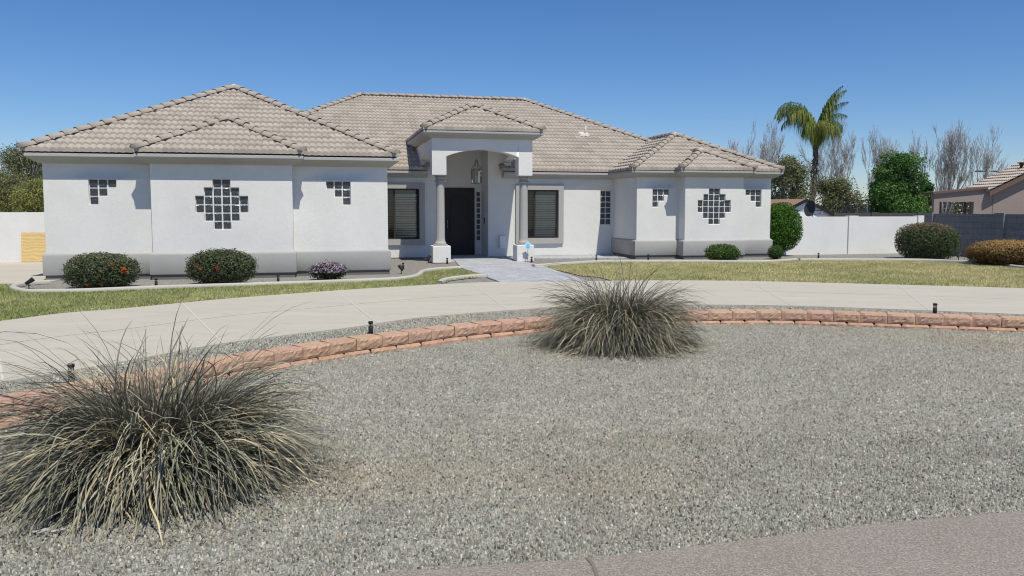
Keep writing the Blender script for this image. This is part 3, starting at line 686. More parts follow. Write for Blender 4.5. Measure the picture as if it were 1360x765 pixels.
def caps(mb, p0, p1, lift=.085, first=True):
    p0, p1 = np.array(p0, float), np.array(p1, float); L = np.linalg.norm(p1-p0); t = (p1-p0)/L; side = np.cross(t, [0, 0, 1.]); side /= np.linalg.norm(side); up = np.cross(side, t)
    n = max(1, int(round(L/.36))); st = L/n; S = 8; rr = np.random.default_rng(int(abs(p0[0]*37+p0[1]*11)))
    for i in range(n):
        a = p0+t*st*i; b = p0+t*(st*(i+1)+.06); v = []; jz = rr.normal(0, .004)
        for q, r_ in ((a, .128), (b, .102)):
            for th_ in (.0, 1.):
                rad = r_-.022*th_
                for k in range(S+1):
                    an = math.pi*(k/S); v.append(q+side*math.cos(an)*rad+up*(math.sin(an)*rad*.82+lift+jz+(0.018 if q is a else -.004)-.05))
        W_ = S+1; f = []
        for k in range(S):
            f += [(k, k+1, 2*W_+k+1, 2*W_+k), (k+1, k, W_+k, W_+k+1), (W_+k, 3*W_+k, 3*W_+k+1, W_+k+1)]
        if i == 0: f.append(tuple(range(S+1))[::-1])
        mb.add(v, f)
def hip_front(mb, u0, u1, ve, ze, vback):
    """front-facing hip: front triangle plus left and right slopes running back to vback"""
    wd = u1-u0; hw = wd/2
    roof_plane(mb, (u0, ve), (1, 0), (0, 1), ze, hw, lambda r, k: [(r, wd-r)])
    D = vback-ve
    roof_plane(mb, (u0, vback), (0, -1), (1, 0), ze, hw, lambda r, k: [(0, D-r)])
    roof_plane(mb, (u1, ve), (0, 1), (-1, 0), ze, hw, lambda r, k: [(r, D)])
def hip_roof(u0, u1, ve, ze, vback, ridge=True, label=None):
    mb = MB(); hip_front(mb, u0, u1, ve, ze, vback); o = mb.build('roof', M['tile'], house, True); e = o.modifiers.new('split', 'EDGE_SPLIT'); e.split_angle = math.radians(50)
    if label: o['label'] = label
    c = MB(); hw = (u1-u0)/2; um = (u0+u1)/2; ap = (um, ve+hw, ze+SL*hw)
    caps(c, (u0+.02, ve+.02, ze+.01), ap); caps(c, (u1-.02, ve+.02, ze+.01), ap)
    if ridge: caps(c, (um, vback, ze+SL*hw), ap)
    c.build('ridge_cap', M['cap'], o, True)
    fl = MB(); fl.lathe([(.0, 0), (.09, 0), (.08, .03), (.03, .05), (0, .052)], 0, 0, 10); fl.build('apex_mortar', M['flash'], o, True, (ap[0], ap[1], ap[2]+.075))
    # open dark gap under the first course is closed by a board
    return o
hip_roof(-OV-.08, 8.05+OV-.06, -OV, ZE, 15.0, True, 'large tiled hip roof over the left wing')
hip_roof(2.42-OV, 5.68+OV, -.37-OV, ZE, 2.6, True, 'small tiled hip roof over the left bay')
hip_roof(RU0-OV, RU1+OV, RV-OV, ZE-.03, 13.0, True, 'tiled hip roof over the right wing')
hip_roof(B0-OV, B1+OV, BV-OV, ZE-.03, 6.4, True, 'small tiled hip roof over the right bay')
hip_roof(9.73-OV, 12.94+OV, 3.75-OV, ZE+1.08, 10.6, True, 'small raised tiled hip roof over the entrance porch')
# main roof
ME = MV-OV; RVv = 13.0; hw = RVv-ME; MU0, MU1 = 8.08-hw, 15.05+hw
mb = MB(); W_ = MU1-MU0; nl, nr = 9.97-MU0, 12.62-MU0
def front_iv(r, k): return [(r, nl), (nr, W_-r)] if (k+1)*EXP < 2.0 else [(r, W_-r)]
roof_plane(mb, (MU0, ME), (1, 0), (0, 1), ZE, hw, front_iv)
D = 2*hw
roof_plane(mb, (MU1, ME), (0, 1), (-1, 0), ZE, hw, lambda r, k: [(r, D-r)]); roof_plane(mb, (MU0, ME+D), (0, -1), (1, 0), ZE, hw, lambda r, k: [(r, D-r)])
roof_plane(mb, (MU1, ME+D), (-1, 0), (0, -1), ZE, hw, lambda r, k: [(r, W_-r)])
mo = mb.build('roof', M['tile'], house, True); e = mo.modifiers.new('split', 'EDGE_SPLIT'); e.split_angle = math.radians(50); mo['label'] = 'broad main tiled roof with a long flat ridge'
c = MB(); zr = ZE+SL*hw; a, b = (MU0+hw, RVv, zr), (MU1-hw, RVv, zr)
caps(c, a, b); caps(c, (MU0, ME, ZE), a); caps(c, (MU1, ME, ZE), b); caps(c, (MU0, ME+D, ZE), a); caps(c, (MU1, ME+D, ZE), b)
for u_ in (9.99, 12.60):                       # rake end tiles beside the porch
    rk = MB(); caps(rk, (u_, ME-.03, ZE+.02), (u_, ME+.9, ZE+.02+.45), .02); rk.build('rake_tile', M['cap'], mo, True)
c.build('ridge_cap', M['cap'], mo, True)
for q in (a, b):
    fl = MB(); fl.lathe([(0, 0), (.09, 0), (.08, .03), (.03, .05), (0, .052)], 0, 0, 10); fl.build('apex_mortar', M['flash'], mo, True, (q[0], q[1], q[2]+.075))
# roof vents
def roof_uv(px, py, ve, ze):                    # where the sight line meets a front roof slope
    d_ = ray(px, py); c_ = np.array([0, 0, H]); best = None
    dv = d_@V; v0 = (c_-O)@V; t_ = (ze+SL*(v0-ve)-H)/(d_[2]-SL*dv); q = c_+t_*d_; return (q-O)@U, (q-O)@V, q[2]
def roof_vent(px, py, ve, label, ze=ZE):
    u_, v_, z_ = roof_uv(px, py, ve, ze); b_ = MB()
    b_.add([(u_-.2, v_-.1, z_+.0), (u_+.2, v_-.1, z_+.0), (u_+.2, v_+.16, z_+.15), (u_-.2, v_+.16, z_+.15), (u_-.15, v_-.08, z_+.085), (u_+.15, v_-.08, z_+.085), (u_+.15, v_+.16, z_+.19), (u_-.15, v_+.16, z_+.19)], [(0, 1, 5, 4), (1, 2, 6, 5), (2, 3, 7, 6), (3, 0, 4, 7), (4, 5, 6, 7)])
    o = b_.build('roof_vent', M['cap2'], mo); o['label'] = label
    p_ = MB(); p_.lathe([(.035, z_+.05), (.035, z_+.38), (.03, z_+.39)], u_+.06, v_+.02, 10); p_.build('vent_pipe', M['flash'], mo, True)
roof_vent(776, 181, ME, 'white vent flashing with a short pipe on the main roof')
# ------------------------------------------------------------------ fixtures that hang on or stand by the house
def local_to_world(u_, v_, z_): p_ = w(u_, v_); return (p_[0], p_[1], z_)
def lantern():
    # under the porch ceiling, between the columns
    cu, cv = 11.43, 5.3; root = empty('pendant_lantern', local_to_world(cu, cv, 2.52), 'hanging glass lantern with open metal frame under the porch arch', 'lantern', None, TH)
    b = MB(); n = 6; R = .18
    for k in range(n):
        a0, a1 = 2*math.pi*k/n, 2*math.pi*(k+1)/n
        p = lambda a, r, z: (r*math.cos(a), r*math.sin(a), z)
        b.tube([p(a0, R, 0), p(a0, R, .46)], .011, 5); b.tube([p(a0, R, 0), p(a1, R, 0)], .012, 5); b.tube([p(a0, R, .46), p(a1, R, .46)], .012, 5)
        b.tube([p(a0, R, .46), p(a0, R*.55, .58), p(a0, .03, .72)], .009, 5)
    b.lathe([(.04, .70), (.05, .73), (.03, .77), (.012, .80)], 0, 0, 8); b.build('frame', M['pewter'], root)
    g_ = MB()
    for k in range(n):
        a0, a1 = 2*math.pi*k/n, 2*math.pi*(k+1)/n; q = R*.96
        g_.add([(q*math.cos(a0), q*math.sin(a0), .01), (q*math.cos(a1), q*math.sin(a1), .01), (q*math.cos(a1), q*math.sin(a1), .45), (q*math.cos(a0), q*math.sin(a0), .45)], [(0, 1, 2, 3)])
    g_.build('pane', M['lens'], root)
    cd = MB()
    for a in (0, 2.1, 4.2): cd.lathe([(.012, .06), (.012, .22), (.006, .25)], .05*math.cos(a), .05*math.sin(a), 8)
    cd.build('candle', M['whitepaint'], root)
    ch = MB(); ch.tube([(0, 0, .79), (0, 0, PT-2.52)], .008, 5); ch.build('chain', M['metal'], root)
lantern()
def sconce():
    root = empty('wall_lantern', local_to_world(-.02, 1.2, 2.0), 'small black and white lantern on the side wall of the left wing', 'wall lamp', None, TH)
    b = MB(); b.box((-.04, -.05, -.1), (.02, .05, .1)); b.tube([(-.03, 0, .05), (-.16, 0, .16), (-.16, 0, .1)], .012, 6); b.build('bracket', M['black'], root)
    b = MB(); b.lathe([(.02, .12), (.03, .10), (.11, .03), (.11, .015), (.09, .01)], -.16, 0, 8); b.build('cap', M['black'], root)
    b = MB(); b.lathe([(.085, .005), (.06, -.26), (.05, -.27)], -.16, 0, 8); b.build('glass', M['whitepaint'], root)
sconce()
# ------------------------------------------------------------------ boundary walls
def block_wall(p0, p1, h, mat, label, posts, z0=-.1, th=.15, pt=.06, name='boundary_wall', capm=None):
    p0, p1 = np.array(p0), np.array(p1); L = np.linalg.norm(p1-p0); a = math.atan2(p1[1]-p0[1], p1[0]-p0[0])
    root = empty(name, (p0[0], p0[1], 0), label, 'wall', None, a)
    b = MB(); b.box((0, -th/2, z0), (L, th/2, h)); b.build('panel', mat, root)
    for s in posts:
        q = MB(); q.box((s-.2, -th/2-pt, z0), (s+.2, th/2+pt, h+.035)); q.build('post', mat, root)
    return root
wl0 = w(21.90, 5.45)
def on_wall(px):                               # distance along the white wall seen at column px
    k = (px-CX)/F; return (k*wl0[1]-wl0[0])/(U[0]-k*U[1])
s1 = on_wall(1130); s2 = on_wall(1221)
block_wall(wl0[:2], (wl0+U*(s2+.2))[:2], 1.385, M['whitecmu'], 'white painted block wall right of the house behind the round shrubs', [s1, s2])
gw0 = at(1268, 338.7)
g_far = gw0+V*1.35; g_near = gw0-V*7
Lg = np.linalg.norm(g_far-g_near)
block_wall(g_far[:2], g_near[:2], 1.50, M['cmu'], 'shaded grey block wall with pillars beside the neighbouring house', [.12, 3.35, 6.6])
lw = at(62, 347); lwa = lw-U*14; block_wall(lwa[:2], (lw+U*1.2)[:2], 1.57, M['whitecmu'], 'white wall left of the house with plywood leaning on it', [])
# plywood sheet
kx = (30-CX)/F; tq = (kx*lw[1]-lw[0])/(U[0]-kx*U[1]); pw = lw+U*tq-V*.20; o = empty('plywood_sheet', pw, 'yellow plywood sheet leaning on the white wall at far left', 'plywood', None, TH)
b = MB(); b.box((0, 0, 0), (1.22, .018, .93)); po = b.build('board', M['ply'], o); po.rotation_euler = (math.radians(-6), 0, 0)
vw = lw-U*((lw-at(4, 342))@U); o = empty('wall_vent', (vw[0]+V[0]*-.08, vw[1]-.09, .12), 'small round drain cap low on the far left white wall', 'vent', None, TH)
b = MB(); b.lathe([(.09, 0), (.09, .02), (.06, .03)], 0, 0, 14); q = b.build('cap_ring', M['metal'], o); q.rotation_euler = (math.pi/2, 0, 0); 
# ------------------------------------------------------------------ vegetation
def rot_leaves(P, Nn, size, asp, r, droop=0):
    """leaf quads at P with normals near Nn"""
    n = len(P); Nn = Nn/np.linalg.norm(Nn, axis=1)[:, None]; a = r.normal(0, 1, (n, 3)); a -= (a*Nn).sum(1)[:, None]*Nn; a[:, 2] -= droop; a /= np.linalg.norm(a, axis=1)[:, None]
    b = np.cross(Nn, a); L = (size*r.uniform(.6, 1.3, n))[:, None]; W = L*asp
    return np.stack([P-a*L*.5, P+b*W*.5, P+a*L*.5, P-b*W*.5], 1)
def lump(d, seed, k=3):
    r = np.random.default_rng(seed); o = 0
    for _ in range(7):
        q = r.normal(0, 1, 3); q /= np.linalg.norm(q); o = o+np.sin(d@q*k*r.uniform(.8, 2.2)+r.uniform(0, 6.28))
    return o/7
def shrub(name, loc, rad, label, cat, n, size, cols, seed, group=None, sq=2.0, rough=.06, top=None, depth=.35, flowers=(), flat=.0, asp=.5, cz=None, stray=.0):
    r = np.random.default_rng(seed); root = empty(name, loc, label, cat, group)
    rx, ry, rz = rad; cz = rz*.92 if cz is None else cz
    def shell(m_, lo):
        d = r.normal(0, 1, (m_, 3)); d /= np.linalg.norm(d, axis=1)[:, None]
        s = (np.abs(d)**sq).sum(1)**(-1/sq); s *= 1+rough*lump(d, seed)*1.6+rough*.7*lump(d, seed+1, 9)
        q = r.uniform(lo, 1.0, m_)**.5; 
        if stray: q = q*(1+np.maximum(0, r.normal(0, stray, m_)))
        P = d*s[:, None]*q[:, None]*np.array(rad); return P+np.array([0, 0, cz]), d
    P, d = shell(n, 1-depth); k = P[:, 2] > .01; P, d = P[k], d[k]; m_ = len(P)
    Nn = d/np.array(rad)*max(rad)+r.normal(0, .75, (m_, 3)); v = rot_leaves(P, Nn, size, asp, r)
    cols = np.array(cols); mixv = np.clip(.5+.5*lump(d, seed+5, 5)*1.3+r.normal(0, .3, m_), 0, .999); c = cols[(mixv*len(cols)).astype(int)]*r.uniform(.75, 1.25, (m_, 1))
    if top is not None:
        tt = np.clip((P[:, 2]/(cz+rz)-top[1])*top[2]+r.normal(0, .18, m_), 0, 1)[:, None]; c = c*(1-tt)+np.array(top[0])*r.uniform(.7, 1.25, (m_, 1))*tt
    P2, d2 = shell(n//5, .1); P2 = (P2-np.array([0, 0, cz]))*.80+np.array([0, 0, cz]); P2[:, 2] = np.maximum(P2[:, 2], .02); v2 = rot_leaves(P2, d2*.6+r.normal(0, .6, d2.shape), size*2.6, .6, r)
    c2 = cols[r.integers(0, len(cols), len(P2))]*r.uniform(.7, 1.1, (len(P2), 1)); v = np.concatenate([v, v2]); c = np.concatenate([c, c2])
    big('foliage', v.reshape(-1, 3), 4, M['leaf'], root, np.repeat(c, 4, 0))
    st = MB()
    for q in range(7):
        a = r.uniform(0, 6.28); st.tube([(0.05*math.cos(a), .05*math.sin(a), -.03), (rx*.3*math.cos(a), ry*.3*math.sin(a), cz*.6), (rx*.6*math.cos(a), ry*.6*math.sin(a), cz*1.2)], [.018, .012, .006], 5)
    st.build('stem', M['bark'], root)
    for (fx, fz, fr, fn_, fc) in flowers:         # flower clusters on the camera side of the crown
        x = fx*rx; z = fz; yy = -ry*math.sqrt(max(.05, 1-fx*fx-((z-cz)/rz)**2)); P = r.normal(0, fr*.5, (fn_, 3))+np.array([x, yy-.01, z])
        v = rot_leaves(P, r.normal(0, 1, (fn_, 3))+np.array([0, -.8, .4]), .035, .8, r); cc = np.array(fc)*r.uniform(.75, 1.2, (fn_, 1))
        big('flower', v.reshape(-1, 3), 4, M['leaf'], root, np.repeat(cc, 4, 0))
    return root
OL = [(.085, .11, .05), (.125, .15, .08), (.175, .20, .12), (.09, .105, .055)]
GRN = [(.03, .065, .015), (.05, .10, .02), (.075, .14, .03), (.04, .08, .02)]
OR_ = (.55, .13, .03)
p = at(136, 383); s = p[1]/F
shrub('flowering_shrub', (p[0]*(1+.35/p[1]), p[1]+.35, -.02), (45*s, .6, 25*s), 'clipped olive shrub with orange flowers at far left of the left wing', 'shrub', 9500, .05, OL, 51, 'clipped shrubs along the left wing', 2.5, .05, flowers=[(.86, .42, .07, 60, OR_), (-.08, .09, .055, 45, OR_), (.62, .52, .05, 20, OR_), (.28, .12, .04, 14, (.4, .10, .06))], stray=.04)
p = at(294, 378.5); s = p[1]/F
shrub('flowering_shrub', (p[0]*(1+.35/p[1]), p[1]+.35, -.02), (44.5*s, .6, 25*s), 'clipped dark green shrub with few red flowers under the left diamond window', 'shrub', 9500, .05, [sc(c_, .85) for c_ in OL], 52, 'clipped shrubs along the left wing', 2.4, .05, flowers=[(-.35, .38, .035, 10, OR_), (.18, .40, .05, 18, (.5, .06, .04)), (-.6, .5, .04, 12, (.45, .12, .08))], stray=.05)
p = at(437, 371.5); s = p[1]/F
root = shrub('lantana_shrub', (p[0]*(1+.25/p[1]), p[1]+.25, -.02), (25*s, .4, 12.5*s), 'low loose shrub covered in pale purple blossoms below the left wing', 'shrub', 2600, .045, [(.05, .07, .035), (.09, .10, .06), (.03, .04, .025)], 53, None, 2, .12, stray=.10)
r = np.random.default_rng(3); d = r.normal(0, 1, (520, 3)); d[:, 2] = np.abs(d[:, 2]); d[:, 1] = -np.abs(d[:, 1]); d /= np.linalg.norm(d, axis=1)[:, None]; P = d*np.array([25*s, .4, 13*s])*r.uniform(.9, 1.15, (520, 1))+np.array([0, 0, 11*s])
v = rot_leaves(P, d+r.normal(0, .4, d.shape), .04, .8, r); big('blossoms', v.reshape(-1, 3), 4, M['leaf'], root, np.repeat(np.array([.44, .34, .43])*r.uniform(.7, 1.3, (520, 1)), 4, 0))
p = at(960, 347.5); s = p[1]/F
shrub('boxwood_shrub', (p[0]*(1+.3/p[1]), p[1]+.3, -.02), (23*s, .5, 12.5*s), 'small round bright green shrub under the right diamond window', 'shrub', 3800, .055, [(.08, .14, .035), (.13, .21, .055), (.055, .10, .025)], 54, None, 2.2, .08, stray=.05)
p = at(1030, 343.5); s = p[1]/F
shrub('boxwood_shrub', (p[0]*(1+.15/p[1]), p[1]+.15, -.02), (10*s, .3, 9.5*s), 'tiny green shrub between the right corner of the house and the big round shrub', 'shrub', 1500, .05, [(.06, .10, .03), (.09, .15, .045)], 55, None, 2, .08, stray=.06)
p = w(22.47, 4.80); s = p[1]/F
shrub('round_shrub', (p[0], p[1], -.02), (30*s, .50, 34*s), 'large rounded bright green shrub at the right corner of the house', 'shrub', 12000, .06, [(.05, .12, .018), (.08, .18, .025), (.12, .25, .04), (.04, .085, .018)], 56, None, 2.2, .05, flat=0, cz=38*s)
p = at(1230, 344.5); s = p[1]/F
shrub('hedge_shrub', (p[0]*(1+.6/p[1]), p[1]+.6, -.03), (38.5*s, .9, 26*s), 'large clipped dome shrub with brown twiggy top before the white wall end', 'shrub', 13000, .06, [(.06, .09, .035), (.10, .14, .06), (.15, .185, .10), (.07, .08, .045)], 57, None, 2.7, .03, top=((.24, .16, .11), .72, 3.0))
p = at(1338, 354); s = p[1]/F
shrub('dry_shrub', (p[0]*(1+.7/p[1]), p[1]+.7, -.03), (49*s, .9, 18.5*s), 'golden dry shrub beside the grey block wall', 'shrub', 12000, .06, [(.12, .08, .035), (.17, .11, .045), (.07, .055, .03), (.22, .15, .06)], 58, None, 2.5, .05, top=((.42, .27, .11), .50, 3.0), stray=.05)
# --- big arching grass clumps
def clump(loc, R, Hh, label, seed, n, tip, tone=1.0):
    r = np.random.default_rng(seed); root = empty('ornamental_grass', loc, label, 'ornamental grass', 'arching grass clumps in the gravel bed')
    S = 8; t = np.linspace(0, 1, S+1)
    def strands(name, n, e_lo, e_hi, len_lo, len_hi, dr_lo, dr_hi, wd, cols, epow=1.0, zr=.08, rk=.28):
        az = r.uniform(0, 2*math.pi, n); el = np.radians(e_lo+(e_hi-e_lo)*r.uniform(0, 1, n)**epow); ln = r.uniform(len_lo, len_hi, n)
        tf = r.integers(0, 60, n); az = r.uniform(0, 6.283, 60)[tf]*.6+az*.4 if False else np.where(r.uniform(0, 1, n) < .65, r.uniform(0, 6.283, 60)[tf]+r.normal(0, .09, n), az); el = el+np.radians(r.normal(0, 7, 60)[tf]); ln = ln*r.uniform(.82, 1.12, 60)[tf]
        rr = R*rk*np.sqrt(r.uniform(0, 1, n)); a2 = az+r.normal(0, .7, n); x0, y0 = rr*np.cos(a2), rr*np.sin(a2); az = az+r.normal(0, .16, n)
        dr = np.radians(r.uniform(dr_lo, dr_hi, n)); pos = np.zeros((n, S+1, 3)); pos[:, 0] = np.c_[x0, y0, r.uniform(-.02, zr, n)*Hh/.85]
        tw = r.normal(0, .5, n); pw = r.uniform(.8, 2.2, n); kn = np.cumsum(r.normal(0, .075, (n, S)), 1)
        for i in range(S):
            e = el-dr*((i+.5)/S)**pw+kn[:, i]; a = az+tw*(i/S)+kn[:, i]*.8; st = ln/S
            pos[:, i+1] = pos[:, i]+np.c_[np.cos(e)*np.cos(a), np.cos(e)*np.sin(a), np.sin(e)]*st[:, None]
        gz_ = .004+r.uniform(0, .03, (n, 1)); low_ = pos[:, :, 2] < gz_; pos[:, :, 2] = np.where(low_, gz_+.01*np.sin(pos[:, :, 0]*40), pos[:, :, 2])
        sd = np.stack([-np.sin(az), np.cos(az), r.normal(0, .5, n)], -1); sd /= np.linalg.norm(sd, axis=1)[:, None]
        wdt = (wd*r.uniform(.6, 1.3, n))[:, None]*np.interp(t, [0, .3, .85, 1], [.9, 1, .62, .12])[None]
        v = np.stack([pos-sd[:, None]*wdt[..., None]*.5, pos+sd[:, None]*wdt[..., None]*.5], 2)          # n, S+1, 2, 3
        idx = np.arange(n*(S+1)*2).reshape(n, S+1, 2)
        f = np.stack([idx[:, :-1, 0], idx[:, :-1, 1], idx[:, 1:, 1], idx[:, 1:, 0]], -1).reshape(-1, 4)
        cols = np.array(cols)*tone*np.array([1.0, 1.005, .94]); pick = np.clip(.5+.35*np.sin(az*3+seed)+.2*np.sin(az*7+1)+r.normal(0, .3, n), 0, .999); c = cols[(pick*len(cols)).astype(int)]*r.uniform(.7, 1.3, (n, 1))
        c = np.repeat(c[:, None], S+1, 1)
        tipf = np.clip((t-.55)/.45, 0, 1)[None, :, None]*.45*r.uniform(0, 1, (n, 1, 1)); c = c*(1-tipf)+np.array([.24, .18, .13])*tipf
        c = np.repeat(c[:, :, None], 2, 2).reshape(-1, 3)
        return indexed(name, v.reshape(-1, 3), f, M['blade'], root, c)
    dk = [(.085, .085, .068), (.105, .108, .078), (.075, .062, .055), (.115, .088, .08), (.13, .125, .095)]
    strands('upright_blades', int(n*.42), 46, 88, Hh*.5, Hh*1.10, 5, 70, .0085, dk)
    strands('flower_stalks', int(n*.010), 60, 86, Hh*1.0, Hh*tip, 0, 28, .0065, [(.12, .09, .08), (.14, .11, .09)])
    strands('arching_blades', int(n*.36), 8, 72, R*.4, R*1.18, 45, 135, .0108, [(.21, .215, .16), (.28, .26, .205), (.16, .175, .125), (.28, .245, .205), (.13, .125, .105)], 1.0, .30)
    strands('dry_skirt', int(n*.28), -5, 55, R*.45, R*1.12, 50, 150, .0112, [(.50, .45, .35), (.40, .38, .29), (.60, .49, .32), (.34, .33, .255), (.24, .25, .17)], 1.0, .42)
    strands('dead_thatch', int(n*.12), -35, 30, R*.35, R*.75, 30, 90, .012, [(.62, .51, .35), (.52, .45, .34), (.42, .38, .30), (.36, .36, .26)], 1.0, .45, .5)
    return root
pc = at(214, 628, -.14); clump((pc[0], pc[1], zg(pc[0], pc[1])-.01), 1.13, .68, 'largest arching grass clump, nearest, with tan dry skirt', 61, 8200, 1.5, .90)
pc = at(822, 456, -.2); clump((pc[0], pc[1], zg(pc[0], pc[1])-.01), 1.18, .68, 'smaller looking grey green grass clump in front of the low wall', 62, 8000, 1.35, .76)
pw_ = at(105, 640, -.14); shrub('weed', (pw_[0], pw_[1], zg(pw_[0], pw_[1])), (.13, .1, .12), 'small green leafy weed in the left skirt of the biggest grass clump', 'weed', 500, .028, [(.07, .14, .03), (.10, .19, .045)], 64, None, 2, .2, depth=.9, stray=.2)
pw_ = at(333, 628, -.14); shrub('weed', (pw_[0], pw_[1], zg(pw_[0], pw_[1])), (.15, .1, .13), 'small green leafy weed in the right skirt of the biggest grass clump', 'weed', 550, .026, [(.07, .13, .03), (.10, .17, .045)], 65, None, 2, .2, depth=.9, stray=.2)
r = np.random.default_rng(77); lit = []; lc = []
for (lx_, ly_, rr_, nn_) in ((214, 640, 1.35, 900), (822, 458, 1.3, 500)):
    p = at(lx_, ly_, -.16); a = r.uniform(0, 6.28, nn_); q = rr_*r.uniform(.55, 1.0, nn_)**.7; x = p[0]+q*np.cos(a); y = p[1]+q*np.sin(a)*.95; z = zg(x, y)+.012
    b = r.uniform(0, 6.28, nn_); L_ = r.uniform(.02, .11, nn_); dx, dy = np.cos(b)*L_, np.sin(b)*L_; nx, ny = -np.sin(b)*.003, np.cos(b)*.003; zz = r.uniform(-.004, .014, (2, nn_))
    lit.append(np.stack([np.c_[x-nx, y-ny, z], np.c_[x+nx, y+ny, z], np.c_[x+dx+nx*.4, y+dy+ny*.4, z+zz[0]], np.c_[x+dx-nx*.4, y+dy-ny*.4, z+zz[0]]], 1)); lc.append(np.array([.36, .30, .20])*r.uniform(.5, 1.25, (nn_, 1)))
tag(big('litter', np.concatenate(lit).reshape(-1, 3), 4, M['blade'], None, np.repeat(np.concatenate(lc), 4, 0)), 'dry broken grass blades scattered on the gravel around the grass clumps', 'litter', kind='stuff')
# --- trees
def tubes_from(segs, name, mat, root, sides=4):
    mb = MB()
    for pts, rad in segs: mb.tube(pts, rad, sides if rad[0] > .02 else 3)
    return mb.build(name, mat, root, True)
def grow(r, base, d, L, rad, depth, spread, segs, tips, up=.25, kids=(2, 4), shrink=.68):
    pts = [base]; dd = d.copy(); n = 4 if depth > 1 else 3
    for i in range(n):
        dd = dd+r.normal(0, .055, 3)+np.array([0, 0, up*.10]); dd /= np.linalg.norm(dd); pts.append(pts[-1]+dd*L/n)
    segs.append((pts, np.linspace(rad, rad*.55, n+1)))
    if depth == 0: tips.append(pts[-1]); return
    nk = r.integers(*kids)+(1 if depth <= 2 else 0)
    for q in range(nk):
        k = r.uniform(.25, 1.0) if q else 1.0; i = min(int(k*n), n-1); bp = pts[i]+(pts[i+1]-pts[i])*(k*n-i)
        a = r.normal(0, 1, 3); a -= (a@dd)*dd; a /= np.linalg.norm(a)+1e-9; ang = spread*r.uniform(.5, 1.25)*(1 if q else .35)
        nd = dd*math.cos(ang)+a*math.sin(ang); nd[2] += up*.5; nd /= np.linalg.norm(nd)
        grow(r, bp, nd, L*shrink*r.uniform(.75, 1.15), max(rad*.55, .004), depth-1, spread, segs, tips, up, kids, shrink)
def bare_tree(px, pytop, Y, label, seed, stems=3, spread=.42, lean=0.0, depth=5, wide=.35):
    r = np.random.default_rng(seed); c = far(px, 278, Y); tp = far(px, pytop, Y)[2]; root = empty('bare_tree', (c[0], Y, -.3), label, 'tree', 'leafless winter trees behind the boundary walls')
    segs = []; tips = []; Ht = tp+.3
    for s_ in range(stems):
        a = r.uniform(0, 6.28); d0 = np.array([math.cos(a)*wide*r.uniform(.3, 1)+lean, math.sin(a)*wide*.6, 1.0]); d0 /= np.linalg.norm(d0)
        grow(r, np.array([.15*math.cos(a), .15*math.sin(a), 0.]), d0, Ht*.42, .085, depth, spread*.9, segs, tips, .42, (3, 5), .66)
    z = max(p_[-1][2] for p_, _ in segs); k = Ht/z
    segs = [([q*np.array([k, k, k]) for q in p_], np.maximum(r_*k, .006)) for p_, r_ in segs]
    trunk = [x for x in segs if x[1][0] > .05]; tw_ = [x for x in segs if x[1][0] <= .05]
    tubes_from(trunk, 'trunk', M['palebark'], root, 6); tubes_from(tw_, 'twigs', M['palebark'], root, 3)
def leafy_tree(name, px, pytop, Y, hwpx, label, seed, cols, n, size, base_py=278, group=None, blobs=14, tr=.10, cat='tree', open_=.0, low=.2):
    r = np.random.default_rng(seed); c = far(px, 278, Y); Ht = far(px, pytop, Y)[2]+.3; R = hwpx*Y/F; root = empty(name, (c[0], Y, -.3), label, cat, group)
    segs = []; tips = []
    grow(r, np.array([0, 0, 0.]), np.array([0, 0, 1.]), Ht*.42, tr, 3, .6, segs, tips, .35, (3, 5), .7); tubes_from(segs, 'trunk', M['bark'], root, 6)
    P = []; D = []
    ctr = []
    for b in range(blobs):
        a = r.uniform(0, 6.28); q = math.sqrt(r.uniform(0, 1)); zf = r.uniform(low, .9); taper = math.sqrt(max(.05, 1-((zf-.45)/.62)**2))
        ctr.append((q*R*.78*math.cos(a)*taper, q*R*.78*math.sin(a)*taper, zf*Ht, R*r.uniform(.30, .52)))
    ctr.append((0, 0, Ht-R*.3, R*.33))
    per = n//len(ctr)
    for i, (x, y, z, q) in enumerate(ctr):
        d = r.normal(0, 1, (per, 3)); d /= np.linalg.norm(d, axis=1)[:, None]; rad = q*(1+.28*lump(d, seed+i, 4))*r.uniform(.35, 1, per)**.6*(1+np.maximum(0, r.normal(0, .12+open_, per)))
        P.append(d*rad[:, None]*np.array([1, 1, .85])+np.array([x, y, z])); D.append(d)
    P = np.vstack(P); D = np.vstack(D); k = P[:, 2] > .3; P, D = P[k], D[k]
    v = rot_leaves(P, D+r.normal(0, .8, D.shape), size, .55, r, .3); cols = np.array(cols)
    pick = np.clip(.5+.5*snoise(P[:, 0]*1.0+P[:, 2], P[:, 1]-P[:, 2]*.7, 2.2, seed)+r.normal(0, .25, len(P)), 0, .999); cc = cols[(pick*len(cols)).astype(int)]*r.uniform(.75, 1.25, (len(P), 1))
    big('crown', v.reshape(-1, 3), 4, M['leaf'], root, np.repeat(cc, 4, 0))
    return root
bare_tree(972, 158, 70, 'small slim leafless tree rising just behind the right wing roof', 71, 2, .35, 0, 5, .18)
bare_tree(1006, 150, 72, 'leafless tree between the right wing roof and the palm', 72, 3, .38, .03, 5, .22)
bare_tree(1108, 146, 66, 'wide leafless tree just right of the palm', 73, 4, .45, .1, 5, .35)
bare_tree(1150, 166, 70, 'leafless tree left of the bright green tree', 74, 3, .42, 0, 5, .3)
bare_tree(1216, 168, 72, 'slim leafless tree just right of the bright green tree', 75, 2, .35, 0, 5, .15)
bare_tree(1250, 156, 68, 'tallest dense leafless tree over the neighbouring patio roof', 76, 5, .38, 0, 5, .28)
bare_tree(1284, 158, 66, 'leafless tree leaning right over the neighbouring tiled roof', 77, 3, .42, .14, 5, .3)
DG = [(.075, .15, .042), (.11, .215, .055), (.16, .285, .07), (.055, .11, .036)]
